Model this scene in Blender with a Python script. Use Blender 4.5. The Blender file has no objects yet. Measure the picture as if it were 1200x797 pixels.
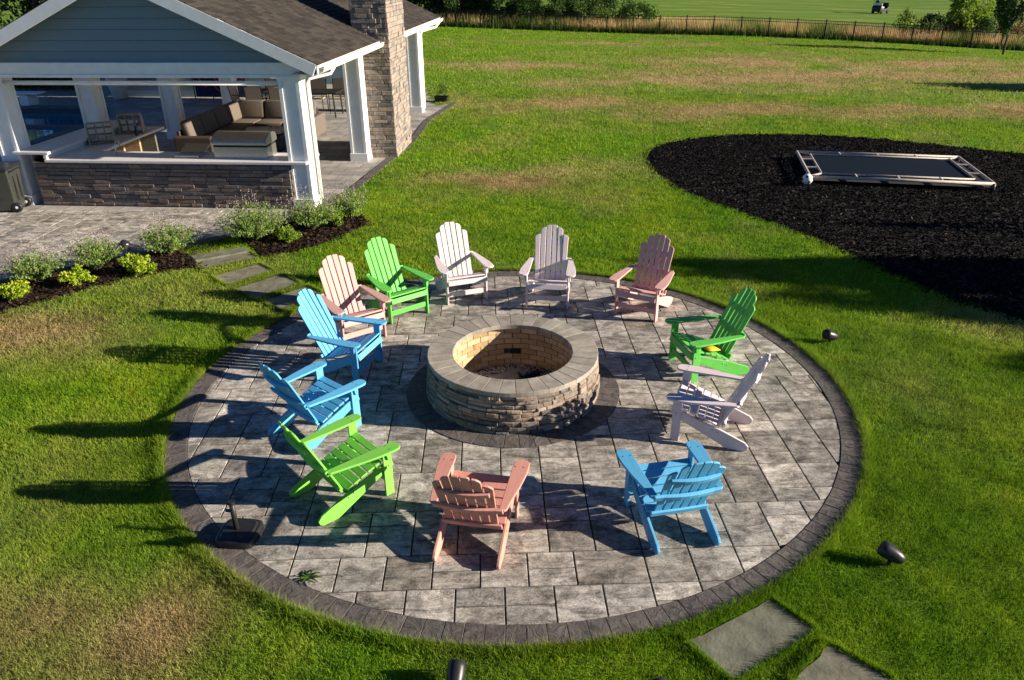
import bpy, math, random
import numpy as np
from mathutils import Matrix, Vector
random.seed(7); RNG = np.random.default_rng(7)
PI = math.pi; R_ = math.radians
sc = bpy.context.scene
col = sc.collection

# ------------------------------------------------------------------ camera, world, sun, exposure
CAM = Vector((-0.0066, -7.555, 4.348)); PITCH, ROLL = R_(26.212), R_(-0.591)
_f = Vector((0, math.cos(PITCH), -math.sin(PITCH))); _u = Vector((0, math.sin(PITCH), math.cos(PITCH))); _r = Vector((1, 0, 0))
_R = _r*math.cos(ROLL)+_u*math.sin(ROLL); _U = -_r*math.sin(ROLL)+_u*math.cos(ROLL)
cd = bpy.data.cameras.new('camera'); cam = bpy.data.objects.new('camera', cd); col.objects.link(cam)
cd.sensor_width = 36; cd.lens = 27.0; cd.clip_start = 0.1; cd.clip_end = 2000
cam.matrix_world = Matrix(((_R.x, _U.x, -_f.x, CAM.x), (_R.y, _U.y, -_f.y, CAM.y), (_R.z, _U.z, -_f.z, CAM.z), (0, 0, 0, 1)))
sc.camera = cam
SUN_AZ, SUN_EL = -8.0, 19.0
w = bpy.data.worlds.new('World'); sc.world = w; w.use_nodes = True
nt = w.node_tree; bg = nt.nodes['Background']; sky = nt.nodes.new('ShaderNodeTexSky'); sky.sky_type = 'NISHITA'
sky.sun_disc = False; sky.sun_elevation = R_(SUN_EL); sky.sun_rotation = R_(90-SUN_AZ); sky.air_density = 0.55; sky.dust_density = 0.0; sky.ozone_density = 6.0
nt.links.new(sky.outputs[0], bg.inputs[0]); bg.inputs[1].default_value = 0.05
sl = bpy.data.lights.new('sun', 'SUN'); sl.energy = 5.0; sl.angle = R_(0.53); sl.color = (1.0, 0.88, 0.72)
so = bpy.data.objects.new('sun', sl); col.objects.link(so)
sd = Vector((math.cos(R_(SUN_EL))*math.cos(R_(SUN_AZ)), math.cos(R_(SUN_EL))*math.sin(R_(SUN_AZ)), math.sin(R_(SUN_EL))))
so.rotation_euler = sd.to_track_quat('Z', 'Y').to_euler(); so.location = sd*40
sc.view_settings.view_transform = 'Standard'; sc.view_settings.look = 'None'; sc.view_settings.gamma = 1.0
sc.view_settings.use_curve_mapping = False; sc.view_settings.exposure = 1.22

# ------------------------------------------------------------------ helpers
def px2dir(px):
    return _R*((px[0]-600)/900.0)-_U*((px[1]-398.5)/900.0)+_f
def at(px, z=0.0):
    d = px2dir(px); t = (z-CAM.z)/d.z; p = CAM+d*t
    return (p.x, p.y)
def sstep(t): t = np.clip(t, 0, 1); return t*t*(3-2*t)
_fx = np.array([-9, -4.4, 0.9, 5.8, 10.1, 15.6, 21.2, 25.3, 29.1, 33.1, 36.2, 60.]); _fz = np.array([.0, .0, -.16, -.3, -.4, -.46, -.65, -.84, -1.03, -1.22, -1.38, -2.2])
def terrain(x, y):
    return np.interp(x, _fx, _fz)*sstep((np.asarray(y, float)-15)/31)
def fence_y(x): return 54.6-0.205*(x+4.4)
_lat = RNG.random((64, 64))
def vnoise(x, y):
    xi = np.floor(x).astype(int); yi = np.floor(y).astype(int); fx = sstep(x-xi); fy = sstep(y-yi)
    g = lambda a, b: _lat[a % 64, b % 64]
    return (g(xi, yi)*(1-fx)+g(xi+1, yi)*fx)*(1-fy)+(g(xi, yi+1)*(1-fx)+g(xi+1, yi+1)*fx)*fy
def fbm(x, y, s=1.0):
    x = np.asarray(x, float)*s; y = np.asarray(y, float)*s
    return .5*vnoise(x, y)+.27*vnoise(x*2.1+7, y*2.1+3)+.15*vnoise(x*4.3+1, y*4.3+9)+.08*vnoise(x*9.1, y*9.1)

class MB:
    def __init__(s): s.v = []; s.f = []; s.r = []
    def add(s, vs, fs, rnd=None):
        o = len(s.v); s.v += [tuple(q) for q in vs]; s.f += [tuple(i+o for i in q) for q in fs]
        s.r += [random.random() if rnd is None else rnd]*len(vs); return s
    def box(s, c, d, M=None, rnd=None):
        vs = [Vector((x*d[0]/2, y*d[1]/2, z*d[2]/2)) for x in (-1, 1) for y in (-1, 1) for z in (-1, 1)]
        if M is not None: vs = [M @ q for q in vs]
        vs = [q+Vector(c) for q in vs]
        return s.add(vs, [(0, 1, 3, 2), (4, 6, 7, 5), (0, 4, 5, 1), (2, 3, 7, 6), (0, 2, 6, 4), (1, 5, 7, 3)], rnd)
    def b2(s, a, b, rnd=None):
        return s.box([(a[i]+b[i])/2 for i in range(3)], [abs(b[i]-a[i]) for i in range(3)], None, rnd)
    def prism(s, poly, z0, z1, cham=0, M=None, rnd=None):
        n = len(poly); A = sum(poly[i][0]*poly[(i+1) % n][1]-poly[(i+1) % n][0]*poly[i][1] for i in range(n))
        if A < 0: poly = poly[::-1]
        vs = [Vector((x, y, z0)) for x, y in poly]; lv = [vs]
        if cham:
            cx = sum(q[0] for q in poly)/n; cy = sum(q[1] for q in poly)/n
            lv.append([Vector((x, y, z1-cham)) for x, y in poly])
            lv.append([Vector((x-cham*math.copysign(min(1, abs(x-cx)/.02), x-cx), y-cham*math.copysign(min(1, abs(y-cy)/.02), y-cy), z1)) for x, y in poly])
        else: lv.append([Vector((x, y, z1)) for x, y in poly])
        V = [q for l in lv for q in l]
        if M is not None: V = [M @ q for q in V]
        F = [tuple(range(n-1, -1, -1)), tuple((len(lv)-1)*n+i for i in range(n))]
        for k in range(len(lv)-1):
            F += [(k*n+i, k*n+(i+1) % n, (k+1)*n+(i+1) % n, (k+1)*n+i) for i in range(n)]
        return s.add(V, F, rnd)
    def tube(s, pts, rad, n=8, cap=True, rnd=None):
        pts = [Vector(q) for q in pts]; rr = rad if isinstance(rad, (list, tuple)) else [rad]*len(pts); V = []; F = []
        for i, q in enumerate(pts):
            t = (pts[min(i+1, len(pts)-1)]-pts[max(i-1, 0)]).normalized()
            a = t.orthogonal().normalized() if i == 0 else (a-t*a.dot(t)).normalized()
            b = t.cross(a)
            V += [q+(a*math.cos(2*PI*k/n)+b*math.sin(2*PI*k/n))*rr[i] for k in range(n)]
        for i in range(len(pts)-1):
            F += [(i*n+k, i*n+(k+1) % n, (i+1)*n+(k+1) % n, (i+1)*n+k) for k in range(n)]
        if cap: F += [tuple(range(n-1, -1, -1)), tuple((len(pts)-1)*n+k for k in range(n))]
        return s.add(V, F, rnd)
    def lathe(s, prof, n=20, M=None):
        V = [Vector((r*math.cos(2*PI*k/n), r*math.sin(2*PI*k/n), z)) for r, z in prof for k in range(n)]
        if M is not None: V = [M @ q for q in V]
        F = [(i*n+k, i*n+(k+1) % n, (i+1)*n+(k+1) % n, (i+1)*n+k) for i in range(len(prof)-1) for k in range(n)]
        F += [tuple(range(n-1, -1, -1)), tuple((len(prof)-1)*n+k for k in range(n))]
        return s.add(V, F)
    def stone(s, fn, s0, s1, z0, z1, d0, d1, nseg=2, ch=.008, rnd=None):
        """block on a curved or flat face: fn(s, z, d) -> point; front face at depth d1 pulled in by ch"""
        V = []; m = nseg+1; jit = [random.uniform(-.4, .4)*ch for _ in range(4)]
        for (dd, i) in ((d0, 0), (d1-ch, 0), (d1, ch)):
            for k in range(m):
                t = k/nseg; sv = s0+i+(s1-s0-2*i)*t; dj = dd+(random.uniform(-.5, .5)*ch if i else 0)
                V.append(fn(sv, z0+i+(jit[0] if i else 0), dj)); V.append(fn(sv, z1-i+(jit[1] if i else 0), dj))
        F = []; L = 2*m
        for k in range(nseg):
            F.append((2*L+2*k, 2*L+2*k+2, 2*L+2*k+3, 2*L+2*k+1))
            for q in range(2):
                a = q*L+2*k; b = (q+1)*L+2*k
                F.append((a, a+2, b+2, b)); F.append((a+1, b+1, b+3, a+3))
        for q in range(2):
            a = q*L; b = (q+1)*L; F.append((a, b, b+1, a+1)); a += 2*nseg; b += 2*nseg; F.append((a, a+1, b+1, b))
        return s.add(V, F, rnd)
    def mesh(s, name):
        me = bpy.data.meshes.new(name); me.from_pydata(s.v, [], s.f); me.update()
        at_ = me.attributes.new('rnd', 'FLOAT', 'POINT'); at_.data.foreach_set('value', s.r)
        return me
    def build(s, name, m, parent=None, smooth=False, bevel=0, seg=2):
        me = s.mesh(name); return obj(name, me, m, parent, smooth, bevel, seg)
def obj(name, me, m, parent=None, smooth=False, bevel=0, seg=2):
    o = bpy.data.objects.new(name, me); col.objects.link(o); o.parent = parent
    if m is not None and not me.materials: me.materials.append(M[m] if isinstance(m, str) else m)
    if smooth: me.polygons.foreach_set('use_smooth', [True]*len(me.polygons))
    if bevel:
        b = o.modifiers.new('bevel', 'BEVEL'); b.width = bevel; b.segments = seg; b.limit_method = 'ANGLE'
    return o
def np_mesh(name, V, F, attrs=None):
    V = np.ascontiguousarray(V, np.float32); F = np.ascontiguousarray(F, np.int32); k = F.shape[1]
    me = bpy.data.meshes.new(name); me.vertices.add(len(V)); me.vertices.foreach_set('co', V.ravel())
    me.loops.add(F.size); me.loops.foreach_set('vertex_index', F.ravel())
    me.polygons.add(len(F)); me.polygons.foreach_set('loop_start', np.arange(0, F.size, k, dtype=np.int32))
    me.update(calc_edges=True)
    for n, a in (attrs or {}).items():
        t = me.attributes.new(n, 'FLOAT', 'POINT'); t.data.foreach_set('value', np.ascontiguousarray(a, np.float32))
    return me
def tag(o, label=None, cat=None, group=None, kind=None):
    if label: o['label'] = label
    if cat: o['category'] = cat
    if group: o['group'] = group
    if kind: o['kind'] = kind
    return o
def thing(name, label, cat, loc=(0, 0, 0), rz=0, group=None):
    o = bpy.data.objects.new(name, None); col.objects.link(o); o.location = loc; o.rotation_euler = (0, 0, rz); o.empty_display_size = .2
    return tag(o, label, cat, group)
def struct(o): o['kind'] = 'structure'; return o
def inpoly(x, y, poly):
    r = np.zeros(len(x), bool); n = len(poly)
    for i in range(n):
        x1, y1 = poly[i]; x2, y2 = poly[(i+1) % n]
        if y1 == y2: continue
        c = ((y1 > y) != (y2 > y)) & (x < (x2-x1)*(y-y1)/(y2-y1)+x1); r ^= c
    return r
def smooth_poly(P, it=2, closed=True):
    for _ in range(it):
        Q = []
        n = len(P)
        for i in range(n if closed else n-1):
            a = P[i]; b = P[(i+1) % n]
            Q += [(a[0]*.75+b[0]*.25, a[1]*.75+b[1]*.25), (a[0]*.25+b[0]*.75, a[1]*.25+b[1]*.75)]
        P = Q
    return P

# ------------------------------------------------------------------ materials
M = {}
class NT:
    def __init__(s, name):
        m = bpy.data.materials.new(name); m.use_nodes = True; s.m = m; s.t = m.node_tree; s.b = s.t.nodes['Principled BSDF']; M[name] = m
    def n(s, typ, **kw):
        q = s.t.nodes.new(typ)
        for k, v in kw.items(): setattr(q, k, v)
        return q
    def l(s, a, b): s.t.links.new(a, b)
    def coords(s, scale=(1, 1, 1), rnd_off=True):
        tc = s.n('ShaderNodeTexCoord'); mp = s.n('ShaderNodeMapping'); mp.inputs['Scale'].default_value = scale
        s.l(tc.outputs['Object'], mp.inputs[0])
        if rnd_off:
            oi = s.n('ShaderNodeObjectInfo'); mu = s.n('ShaderNodeVectorMath', operation='SCALE'); mu.inputs[0].default_value = (37, 53, 71); s.l(oi.outputs['Random'], mu.inputs['Scale'])
            s.l(mu.outputs[0], mp.inputs['Location'])
        return mp.outputs[0]
    def noise(s, vec, scale, detail=4, rough=.6, dist=0):
        q = s.n('ShaderNodeTexNoise'); q.inputs['Scale'].default_value = scale; q.inputs['Detail'].default_value = detail; q.inputs['Roughness'].default_value = rough; q.inputs['Distortion'].default_value = dist
        s.l(vec, q.inputs['Vector']); return q.outputs['Fac']
    def ramp(s, fac, stops):
        q = s.n('ShaderNodeValToRGB'); e = q.color_ramp.elements
        while len(e) < len(stops): e.new(.5)
        for i, (p, c) in enumerate(stops): e[i].position = p; e[i].color = (*c, 1)
        s.l(fac, q.inputs[0]); return q.outputs[0]
    def mix(s, fac, a, b, mode='MIX'):
        q = s.n('ShaderNodeMix', data_type='RGBA', blend_type=mode)
        for k, v in ((0, fac), (6, a), (7, b)):
            if isinstance(v, (float, int)): q.inputs[k].default_value = v
            elif isinstance(v, tuple): q.inputs[k].default_value = (*v, 1)
            else: s.l(v, q.inputs[k])
        return q.outputs[2]
    def math(s, op, a, b=0.0):
        q = s.n('ShaderNodeMath', operation=op)
        for k, v in ((0, a), (1, b)):
            if isinstance(v, (float, int)): q.inputs[k].default_value = v
            else: s.l(v, q.inputs[k])
        return q.outputs[0]
    def attr(s, name): return s.n('ShaderNodeAttribute', attribute_name=name).outputs['Fac']
    def rand(s): return s.n('ShaderNodeObjectInfo').outputs['Random']
    def bump(s, h, strength=.3, dist=.01):
        q = s.n('ShaderNodeBump'); q.inputs['Strength'].default_value = strength; q.inputs['Distance'].default_value = dist
        s.l(h, q.inputs['Height']); s.l(q.outputs[0], s.b.inputs['Normal'])
    def out(s, c, rough=.6, metal=0, spec=.5):
        if isinstance(c, tuple): s.b.inputs['Base Color'].default_value = (*c, 1)
        else: s.l(c, s.b.inputs['Base Color'])
        if isinstance(rough, (int, float)): s.b.inputs['Roughness'].default_value = rough
        else: s.l(rough, s.b.inputs['Roughness'])
        s.b.inputs['Metallic'].default_value = metal; s.b.inputs['Specular IOR Level'].default_value = spec
        return s.m
def simple(name, c, rough=.6, metal=0, var=.12, scale=18, bump=.1, spec=.4):
    t = NT(name); v = t.coords(); f = t.noise(v, scale, 5)
    lo = tuple(max(0, q*(1-var*2)) for q in c); hi = tuple(min(1, q*(1+var*2)) for q in c)
    t.out(t.ramp(f, [(.25, lo), (.75, hi)]), rough, metal, spec)
    if bump: t.bump(f, bump, .004)
    return t.m
def stone_mat(name, stops, fac='obj', nscale=14, bump=.6, mul=.5):
    t = NT(name); v = t.coords(); f = t.noise(v, nscale, 6, .65)
    base = t.ramp(t.rand() if fac == 'obj' else t.attr('rnd'), stops)
    q = t.ramp(f, [(.2, (1-mul,)*3), (.8, (1+mul*.6,)*3)])
    t.out(t.mix(1.0, base, q, 'MULTIPLY'), .9, 0, .05 if 'mulch' in name else .25); t.bump(f, bump, .012); return t.m

# paint for the chairs: slightly chalky plastic lumber with faint wear
def paint(name, c):
    t = NT(name); v = t.coords((1, 1, 1)); f = t.noise(v, 9, 5); g = t.noise(v, 60, 3)
    a = t.mix(t.math('MULTIPLY', f, .35), c, tuple(min(1, q*1.25+.03) for q in c)); a = t.mix(t.math('MULTIPLY', g, .25), a, tuple(q*.7 for q in c))
    gr_ = t.noise(t.coords((60, 3, 3)), 1.2, 4); a = t.mix(1.0, a, t.ramp(gr_, [(.3, (.90, .90, .90)), (.7, (1.06, 1.06, 1.06))]), 'MULTIPLY')
    a = t.mix(1.0, a, t.ramp(t.rand(), [(0, (.86, .87, .88)), (1, (1.08, 1.07, 1.06))]), 'MULTIPLY')
    t.out(a, t.math('ADD', t.math('MULTIPLY', f, .25), .42), 0, .3); t.bump(g, .2, .002)
paint('paint_pink', (.64, .36, .325)); paint('paint_green', (.115, .50, .075)); paint('paint_white', (.70, .60, .61)); paint('paint_blue', (.10, .40, .66)); paint('paint_coral', (.60, .28, .22)); paint('paint_lime', (.20, .56, .075))  # one pink is browner: warm bounce light on a shaded chair back mixed in
simple('screw_metal', (.25, .24, .22), .4, .8, .1, 30, 0)

# pavers: weathered slate-textured concrete, streaked light and dark
t = NT('paver'); v = t.coords((1, 1, 1)); vs = t.coords((1.5, 4.5, 3)); a = t.noise(vs, 1.6, 8, .68, 1.2); b = t.noise(v, 7, 8, .7, .6); c = t.noise(v, 55, 4, .6); vd = t.noise(v, 2.6, 3)
h = t.math('ADD', t.math('MULTIPLY', a, .5), t.math('ADD', t.math('MULTIPLY', b, .32), t.math('MULTIPLY', c, .18)))
rampc = t.ramp(h, [(.36, (.07, .065, .06)), (.435, (.23, .217, .20)), (.51, (.42, .397, .365)), (.62, (.68, .65, .61))])
blot = t.ramp(t.noise(v, 4.2, 6, .72, 1.0), [(.36, (.50, .49, .48)), (.52, (1.0, 1.0, 1.0)), (.70, (1.16, 1.15, 1.13))])
vein = t.math('ABSOLUTE', t.math('SUBTRACT', t.noise(vs, 2.3, 6, .6, 2.2), .5)); veinc = t.ramp(vein, [(0, (.45, .44, .43)), (.018, (1, 1, 1))])
rampc = t.mix(1.0, t.mix(1.0, rampc, blot, 'MULTIPLY'), veinc, 'MULTIPLY')
tone = t.ramp(t.rand(), [(0, (.52, .51, .50)), (.2, (.95, .94, .92)), (.4, (1.18, 1.15, 1.1)), (.55, (.72, .70, .67)), (.75, (1.05, 1.03, .98)), (.9, (.62, .60, .56)), (1, (1.1, 1.06, 1.0))])
hb = t.math('ADD', h, t.math('MULTIPLY', t.math('MINIMUM', vein, .03), 4.0))
t.out(t.mix(1.0, rampc, tone, 'MULTIPLY'), .8, 0, .25); t.bump(hb, 1.0, .018)
t = NT('border_paver'); v = t.coords(); a = t.noise(v, 9, 7, .65, 1.5); b = t.noise(v, 50, 4)
h = t.math('ADD', t.math('MULTIPLY', a, .75), t.math('MULTIPLY', b, .25))
tone = t.ramp(t.rand(), [(0, (.85, .85, .85)), (1, (1.15, 1.12, 1.08))])
t.out(t.mix(1.0, t.ramp(h, [(.33, (.042, .038, .037)), (.5, (.10, .09, .085)), (.68, (.155, .14, .132))]), tone, 'MULTIPLY'), .8, 0, .3); t.bump(a, 1.0, .014)
simple('joint_sand', (.035, .032, .03), .95, 0, .3, 60, .3)
stone_mat('cap_stone', [(0, (.27, .24, .20)), (.5, (.33, .30, .25)), (1, (.38, .345, .29))], 'obj', 5, .5, .55)
LEDGE = [(0, (.10, .098, .10)), (.15, (.27, .205, .155)), (.3, (.19, .17, .15)), (.45, (.36, .285, .215)), (.6, (.145, .15, .16)), (.72, (.42, .33, .25)), (.86, (.23, .20, .175)), (1, (.33, .235, .165))]
stone_mat('ledge_stone', LEDGE, 'obj', 16, 1.0, .55)
stone_mat('bar_stone', [(0, (.11, .10, .095)), (.2, (.20, .155, .125)), (.4, (.095, .10, .115)), (.6, (.25, .19, .145)), (.8, (.15, .13, .115)), (1, (.21, .145, .11))], 'obj', 12, .8, .5)
stone_mat('chimney_stone', [(0, (.19, .175, .16)), (.25, (.34, .28, .225)), (.5, (.25, .22, .195)), (.75, (.37, .285, .225)), (1, (.155, .15, .145))], 'attr', 12, .8, .5)
stone_mat('fire_brick', [(0, (.40, .27, .14)), (.5, (.52, .37, .20)), (1, (.60, .45, .27))], 'obj', 20, .4, .35)
stone_mat('slab_stone', [(0, (.155, .16, .12)), (1, (.205, .19, .135))], 'obj', 6, 1.0, .6)
stone_mat('gravel', [(0, (.30, .25, .24)), (.5, (.48, .42, .40)), (1, (.66, .60, .57))], 'attr', 20, .3, .3)
simple('mortar', (.07, .062, .055), .95, 0, .2, 40, .2)
simple('soot', (.012, .012, .013), .8, 0, .2, 30, .2)
simple('black_plastic', (.018, .018, .02), .38, 0, .15, 30, .05)
simple('grey_plastic', (.034, .036, .032), .5, 0, .12, 20, .05)
simple('white_trim', (.80, .80, .79), .45, 0, .04, 6, .03)
simple('gutter_white', (.80, .79, .74), .35, 0, .04, 6, 0)
simple('soffit', (.62, .56, .48), .6, 0, .08, 8, .03)
simple('drip_edge', (.62, .55, .34), .5, 0, .08, 8, 0)
simple('counter_white', (.66, .64, .62), .3, 0, .08, 25, 0)
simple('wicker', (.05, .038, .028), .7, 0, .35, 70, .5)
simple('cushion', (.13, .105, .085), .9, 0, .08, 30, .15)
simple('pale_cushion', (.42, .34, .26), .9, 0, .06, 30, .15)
simple('steel', (.42, .41, .39), .35, .9, .08, 20, .02)
simple('dark_metal', (.03, .028, .026), .5, .4, .15, 30, 0)
simple('sling_fabric', (.40, .33, .24), .85, 0, .1, 60, .1)
simple('raw_wood', (.42, .27, .14), .7, 0, .15, 20, .1)
simple('grey_wood', (.34, .26, .19), .75, 0, .2, 20, .2)
simple('cabinet', (.13, .125, .10), .7, 0, .15, 20, .1)
simple('urn', (.58, .51, .42), .7, 0, .08, 10, .1)
simple('pool_tile', (.02, .04, .08), .3, 0, .3, 12, 0)
simple('coping', (.11, .125, .135), .8, 0, .15, 14, .2)
simple('navy_cloth', (.015, .022, .07), .8, 0, .2, 20, .1)
simple('red_hose', (.55, .03, .06), .5, 0, .1, 20, 0)
simple('teal', (.0, .36, .42), .6, 0, .1, 20, 0)
simple('yellow', (.85, .42, .02), .7, 0, .08, 20, .1)
simple('white_paint', (.80, .78, .74), .5, 0, .05, 20, 0)
simple('tramp_rail', (.40, .36, .31), .6, 0, .1, 12, .05)
simple('tramp_mat', (.0015, .008, .018), .9, 0, .15, 90, .1, .08)
simple('tramp_skirt', (.015, .016, .018), .8, 0, .2, 20, .1)
simple('post_wood', (.30, .18, .09), .8, 0, .2, 14, .2)
simple('bark', (.10, .075, .055), .95, 0, .35, 25, .8)
simple('glass_dark', (.02, .025, .03), .08, 0, .1, 3, 0)
simple('cloth_red', (.45, .04, .04), .8, 0, .1, 20, 0)
simple('skin', (.50, .30, .21), .6, 0, .05, 20, 0)
# lap siding
t = NT('siding'); v = t.coords((1, 1, 1)); g = t.noise(t.coords((2, 2, 30)), 2, 4); t.out(t.ramp(g, [(.3, (.165, .235, .285)), (.7, (.185, .255, .305))]), .6, 0, .3); t.bump(g, .08, .003)
# shingles
t = NT('shingle'); v = t.coords((1, 1, 1), False); g = t.noise(v, 60, 4, .7)
base = t.ramp(t.attr('rnd'), [(0, (.032, .028, .025)), (.5, (.046, .040, .035)), (1, (.064, .055, .046))]); t.out(t.mix(1.0, base, t.ramp(g, [(.3, (.7, .7, .7)), (.7, (1.3, 1.28, 1.25))]), 'MULTIPLY'), .95, 0, .15); t.bump(g, .5, .004)
# water
t = NT('water'); v = t.coords((1, 1, 1), False); g = t.noise(v, 2.5, 3); t.out((.02, .16, .24), .04, 0, .5); t.bump(g, .15, .03)
# mulch
stone_mat('bark_mulch', [(0, (.012, .009, .007)), (.6, (.032, .021, .015)), (1, (.075, .048, .032))], 'attr', 30, .3, .4)
stone_mat('rubber_mulch', [(0, (.003, .003, .0034)), (.7, (.0075, .0072, .0073)), (.95, (.018, .017, .0165)), (1, (.09, .075, .058))], 'attr', 30, .3, .4)
simple('mulch_soil', (.012, .010, .009), .95, 0, .3, 30, .3)
# grass: colour follows the dryness attribute
def grass_mat(name, blade):
    t = NT(name); d = t.attr('dry'); tc = t.coords((1, 1, 1), False)
    n1 = t.noise(tc, .55, 4); n2 = t.noise(tc, 14, 5, .7)
    r = t.attr('rnd') if blade else n2
    g = t.ramp(r, [(.0, (.045, .110, .004)), (.42, (.145, .285, .008)), (.78, (.24, .37, .015)), (1, (.37, .42, .05))] if blade else [(.3, (.05, .11, .006)), (.5, (.10, .20, .012)), (.72, (.15, .25, .02))])
    y = t.ramp(n1, [(.35, (.85, .95, .9)), (.65, (1.22, 1.04, 1.0))]); g = t.mix(1.0, g, y, 'MULTIPLY')
    s_ = t.ramp(r, [(0, (.16, .115, .045)), (.5, (.36, .26, .12)), (1, (.54, .41, .22))])
    c = t.mix(d, g, s_)
    if blade:
        t.out(c, .7, 0, .18)
        tr = t.n('ShaderNodeBsdfTranslucent'); t.l(c, tr.inputs[0]); ms = t.n('ShaderNodeMixShader'); ms.inputs[0].default_value = .36
        t.l(t.b.outputs[0], ms.inputs[1]); t.l(tr.outputs[0], ms.inputs[2]); t.l(ms.outputs[0], t.t.nodes['Material Output'].inputs[0])
    else:
        t.out(c, .95, 0, .1); t.bump(n2, .8, .05)
grass_mat('lawn', False); grass_mat('grass_blade', True)
t = NT('fairway'); tc = t.coords((1, 1, 1), False); st = t.n('ShaderNodeTexWave'); st.inputs['Scale'].default_value = .045; st.inputs['Distortion'].default_value = .6; mp = t.n('ShaderNodeMapping'); mp.inputs['Rotation'].default_value = (0, 0, R_(70)); t.l(tc, mp.inputs[0]); t.l(mp.outputs[0], st.inputs[0])
n1 = t.noise(tc, .12, 5); n2 = t.noise(tc, 3, 5)
c = t.ramp(t.math('ADD', t.math('MULTIPLY', st.outputs['Fac'], .16), t.math('MULTIPLY', n1, .84)), [(.3, (.085, .165, .014)), (.55, (.115, .19, .018)), (.72, (.24, .25, .07))])
t.out(t.mix(1.0, c, t.ramp(n2, [(.3, (.85,)*3), (.7, (1.12,)*3)]), 'MULTIPLY'), .95, 0, .1)
def leaf_mat(name, stops, trans=.35):
    t = NT(name); c = t.ramp(t.attr('rnd'), stops); t.out(c, .6, 0, .25)
    tr = t.n('ShaderNodeBsdfTranslucent'); t.l(c, tr.inputs[0]); ms = t.n('ShaderNodeMixShader'); ms.inputs[0].default_value = trans
    t.l(t.b.outputs[0], ms.inputs[1]); t.l(tr.outputs[0], ms.inputs[2]); t.l(ms.outputs[0], t.t.nodes['Material Output'].inputs[0])
leaf_mat('leaf_dark', [(0, (.018, .045, .010)), (.6, (.045, .095, .018)), (1, (.085, .15, .03))])
leaf_mat('leaf_mid', [(0, (.04, .085, .012)), (.6, (.085, .16, .025)), (1, (.15, .24, .04))])
leaf_mat('leaf_lime', [(0, (.09, .17, .012)), (.6, (.19, .30, .02)), (1, (.34, .40, .04))])
leaf_mat('leaf_gold', [(0, (.13, .25, .012)), (.5, (.31, .43, .02)), (1, (.56, .56, .05))])
leaf_mat('leaf_rust', [(0, (.10, .07, .03)), (.6, (.20, .11, .05)), (1, (.26, .2, .06))])
leaf_mat('leaf_sage', [(0, (.08, .15, .025)), (.6, (.20, .30, .06)), (1, (.35, .43, .12))])
leaf_mat('lilac_spike', [(0, (.20, .16, .15)), (.5, (.30, .24, .22)), (1, (.38, .30, .30))], .2)
leaf_mat('straw', [(0, (.09, .16, .02)), (.3, (.25, .26, .055)), (.55, (.46, .34, .13)), (1, (.62, .44, .22))], .3)

# ------------------------------------------------------------------ the lie of the land
PATIO_R, INNER_R, RING_R, CAP_RO, CAP_RI, CAP_Z = 3.66, 3.457, 1.195, .939, .659, .502
PO = Vector((-3.83, 7.42, 0)); PA = R_(-5); PEX = Vector((math.cos(PA), math.sin(PA), 0)); PEY = Vector((-math.sin(PA), math.cos(PA), 0))
def W(u, v, z=0): return PO+PEX*u+PEY*v+Vector((0, 0, z))
deck_uv = [(.35, 11.8), (.95, 12.6), (.6, 9.2), (.74, 5.9), (.62, 4.1), (.45, 1.22), (.2, -.06), (-.1, -.92), (-.65, -1.67), (-.99, -2.07), (-2.43, -3.36), (-3.58, -4.42), (-6.5, -7.0), (-14, -9), (-26, -4), (-26, 14.5), (-9, 17), (-1, 17)]
DECK = [tuple(W(u, v)[:2]) for u, v in deck_uv]
PLAY = smooth_poly([at(q) for q in [(757, 183), (775, 170), (830, 161), (900, 158), (1000, 161), (1100, 171)]]+[(14.5, 9.8), (17.5, 5.0), (15, -1.0), (9.0, -1.2), (7.5, .2)]+[at(q) for q in [(1200, 378), (1100, 345), (1050, 325), (1000, 300), (930, 270), (860, 247), (800, 225), (765, 200)]], 2)
BED1 = [at(q) for q in [(-150, 405), (0, 367), (60, 352), (120, 335), (180, 321), (233, 315), (222, 302), (205, 296), (130, 308), (0, 336), (-150, 366)]]
BED2 = [at(q) for q in [(296, 289), (302, 303), (345, 297), (395, 281), (432, 263), (425, 256), (395, 258), (375, 252), (355, 259), (300, 273), (280, 280)]]
STONES = [[(238, 317), (224, 304), (287, 293), (302, 304)], [(250, 325), (304, 311), (321, 319), (269, 336)], [(276, 340), (330, 323), (352, 333.5), (300, 352)], [(308, 354), (360, 337), (378, 345), (332, 366)],
          [(806, 754), (902.5, 705), (955, 742), (862, 801)], [(928, 800), (971, 757.5), (1046, 800), (985, 860)]]
STONES = [[at(q) for q in s] for s in STONES]
POOL = [tuple(W(u, v)[:2]) for u, v in [(-9.9, 1.5), (-9.9, 8.9), (-11.2, 11.1), (-19.5, 11.1), (-19.5, 1.5)]]
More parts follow.
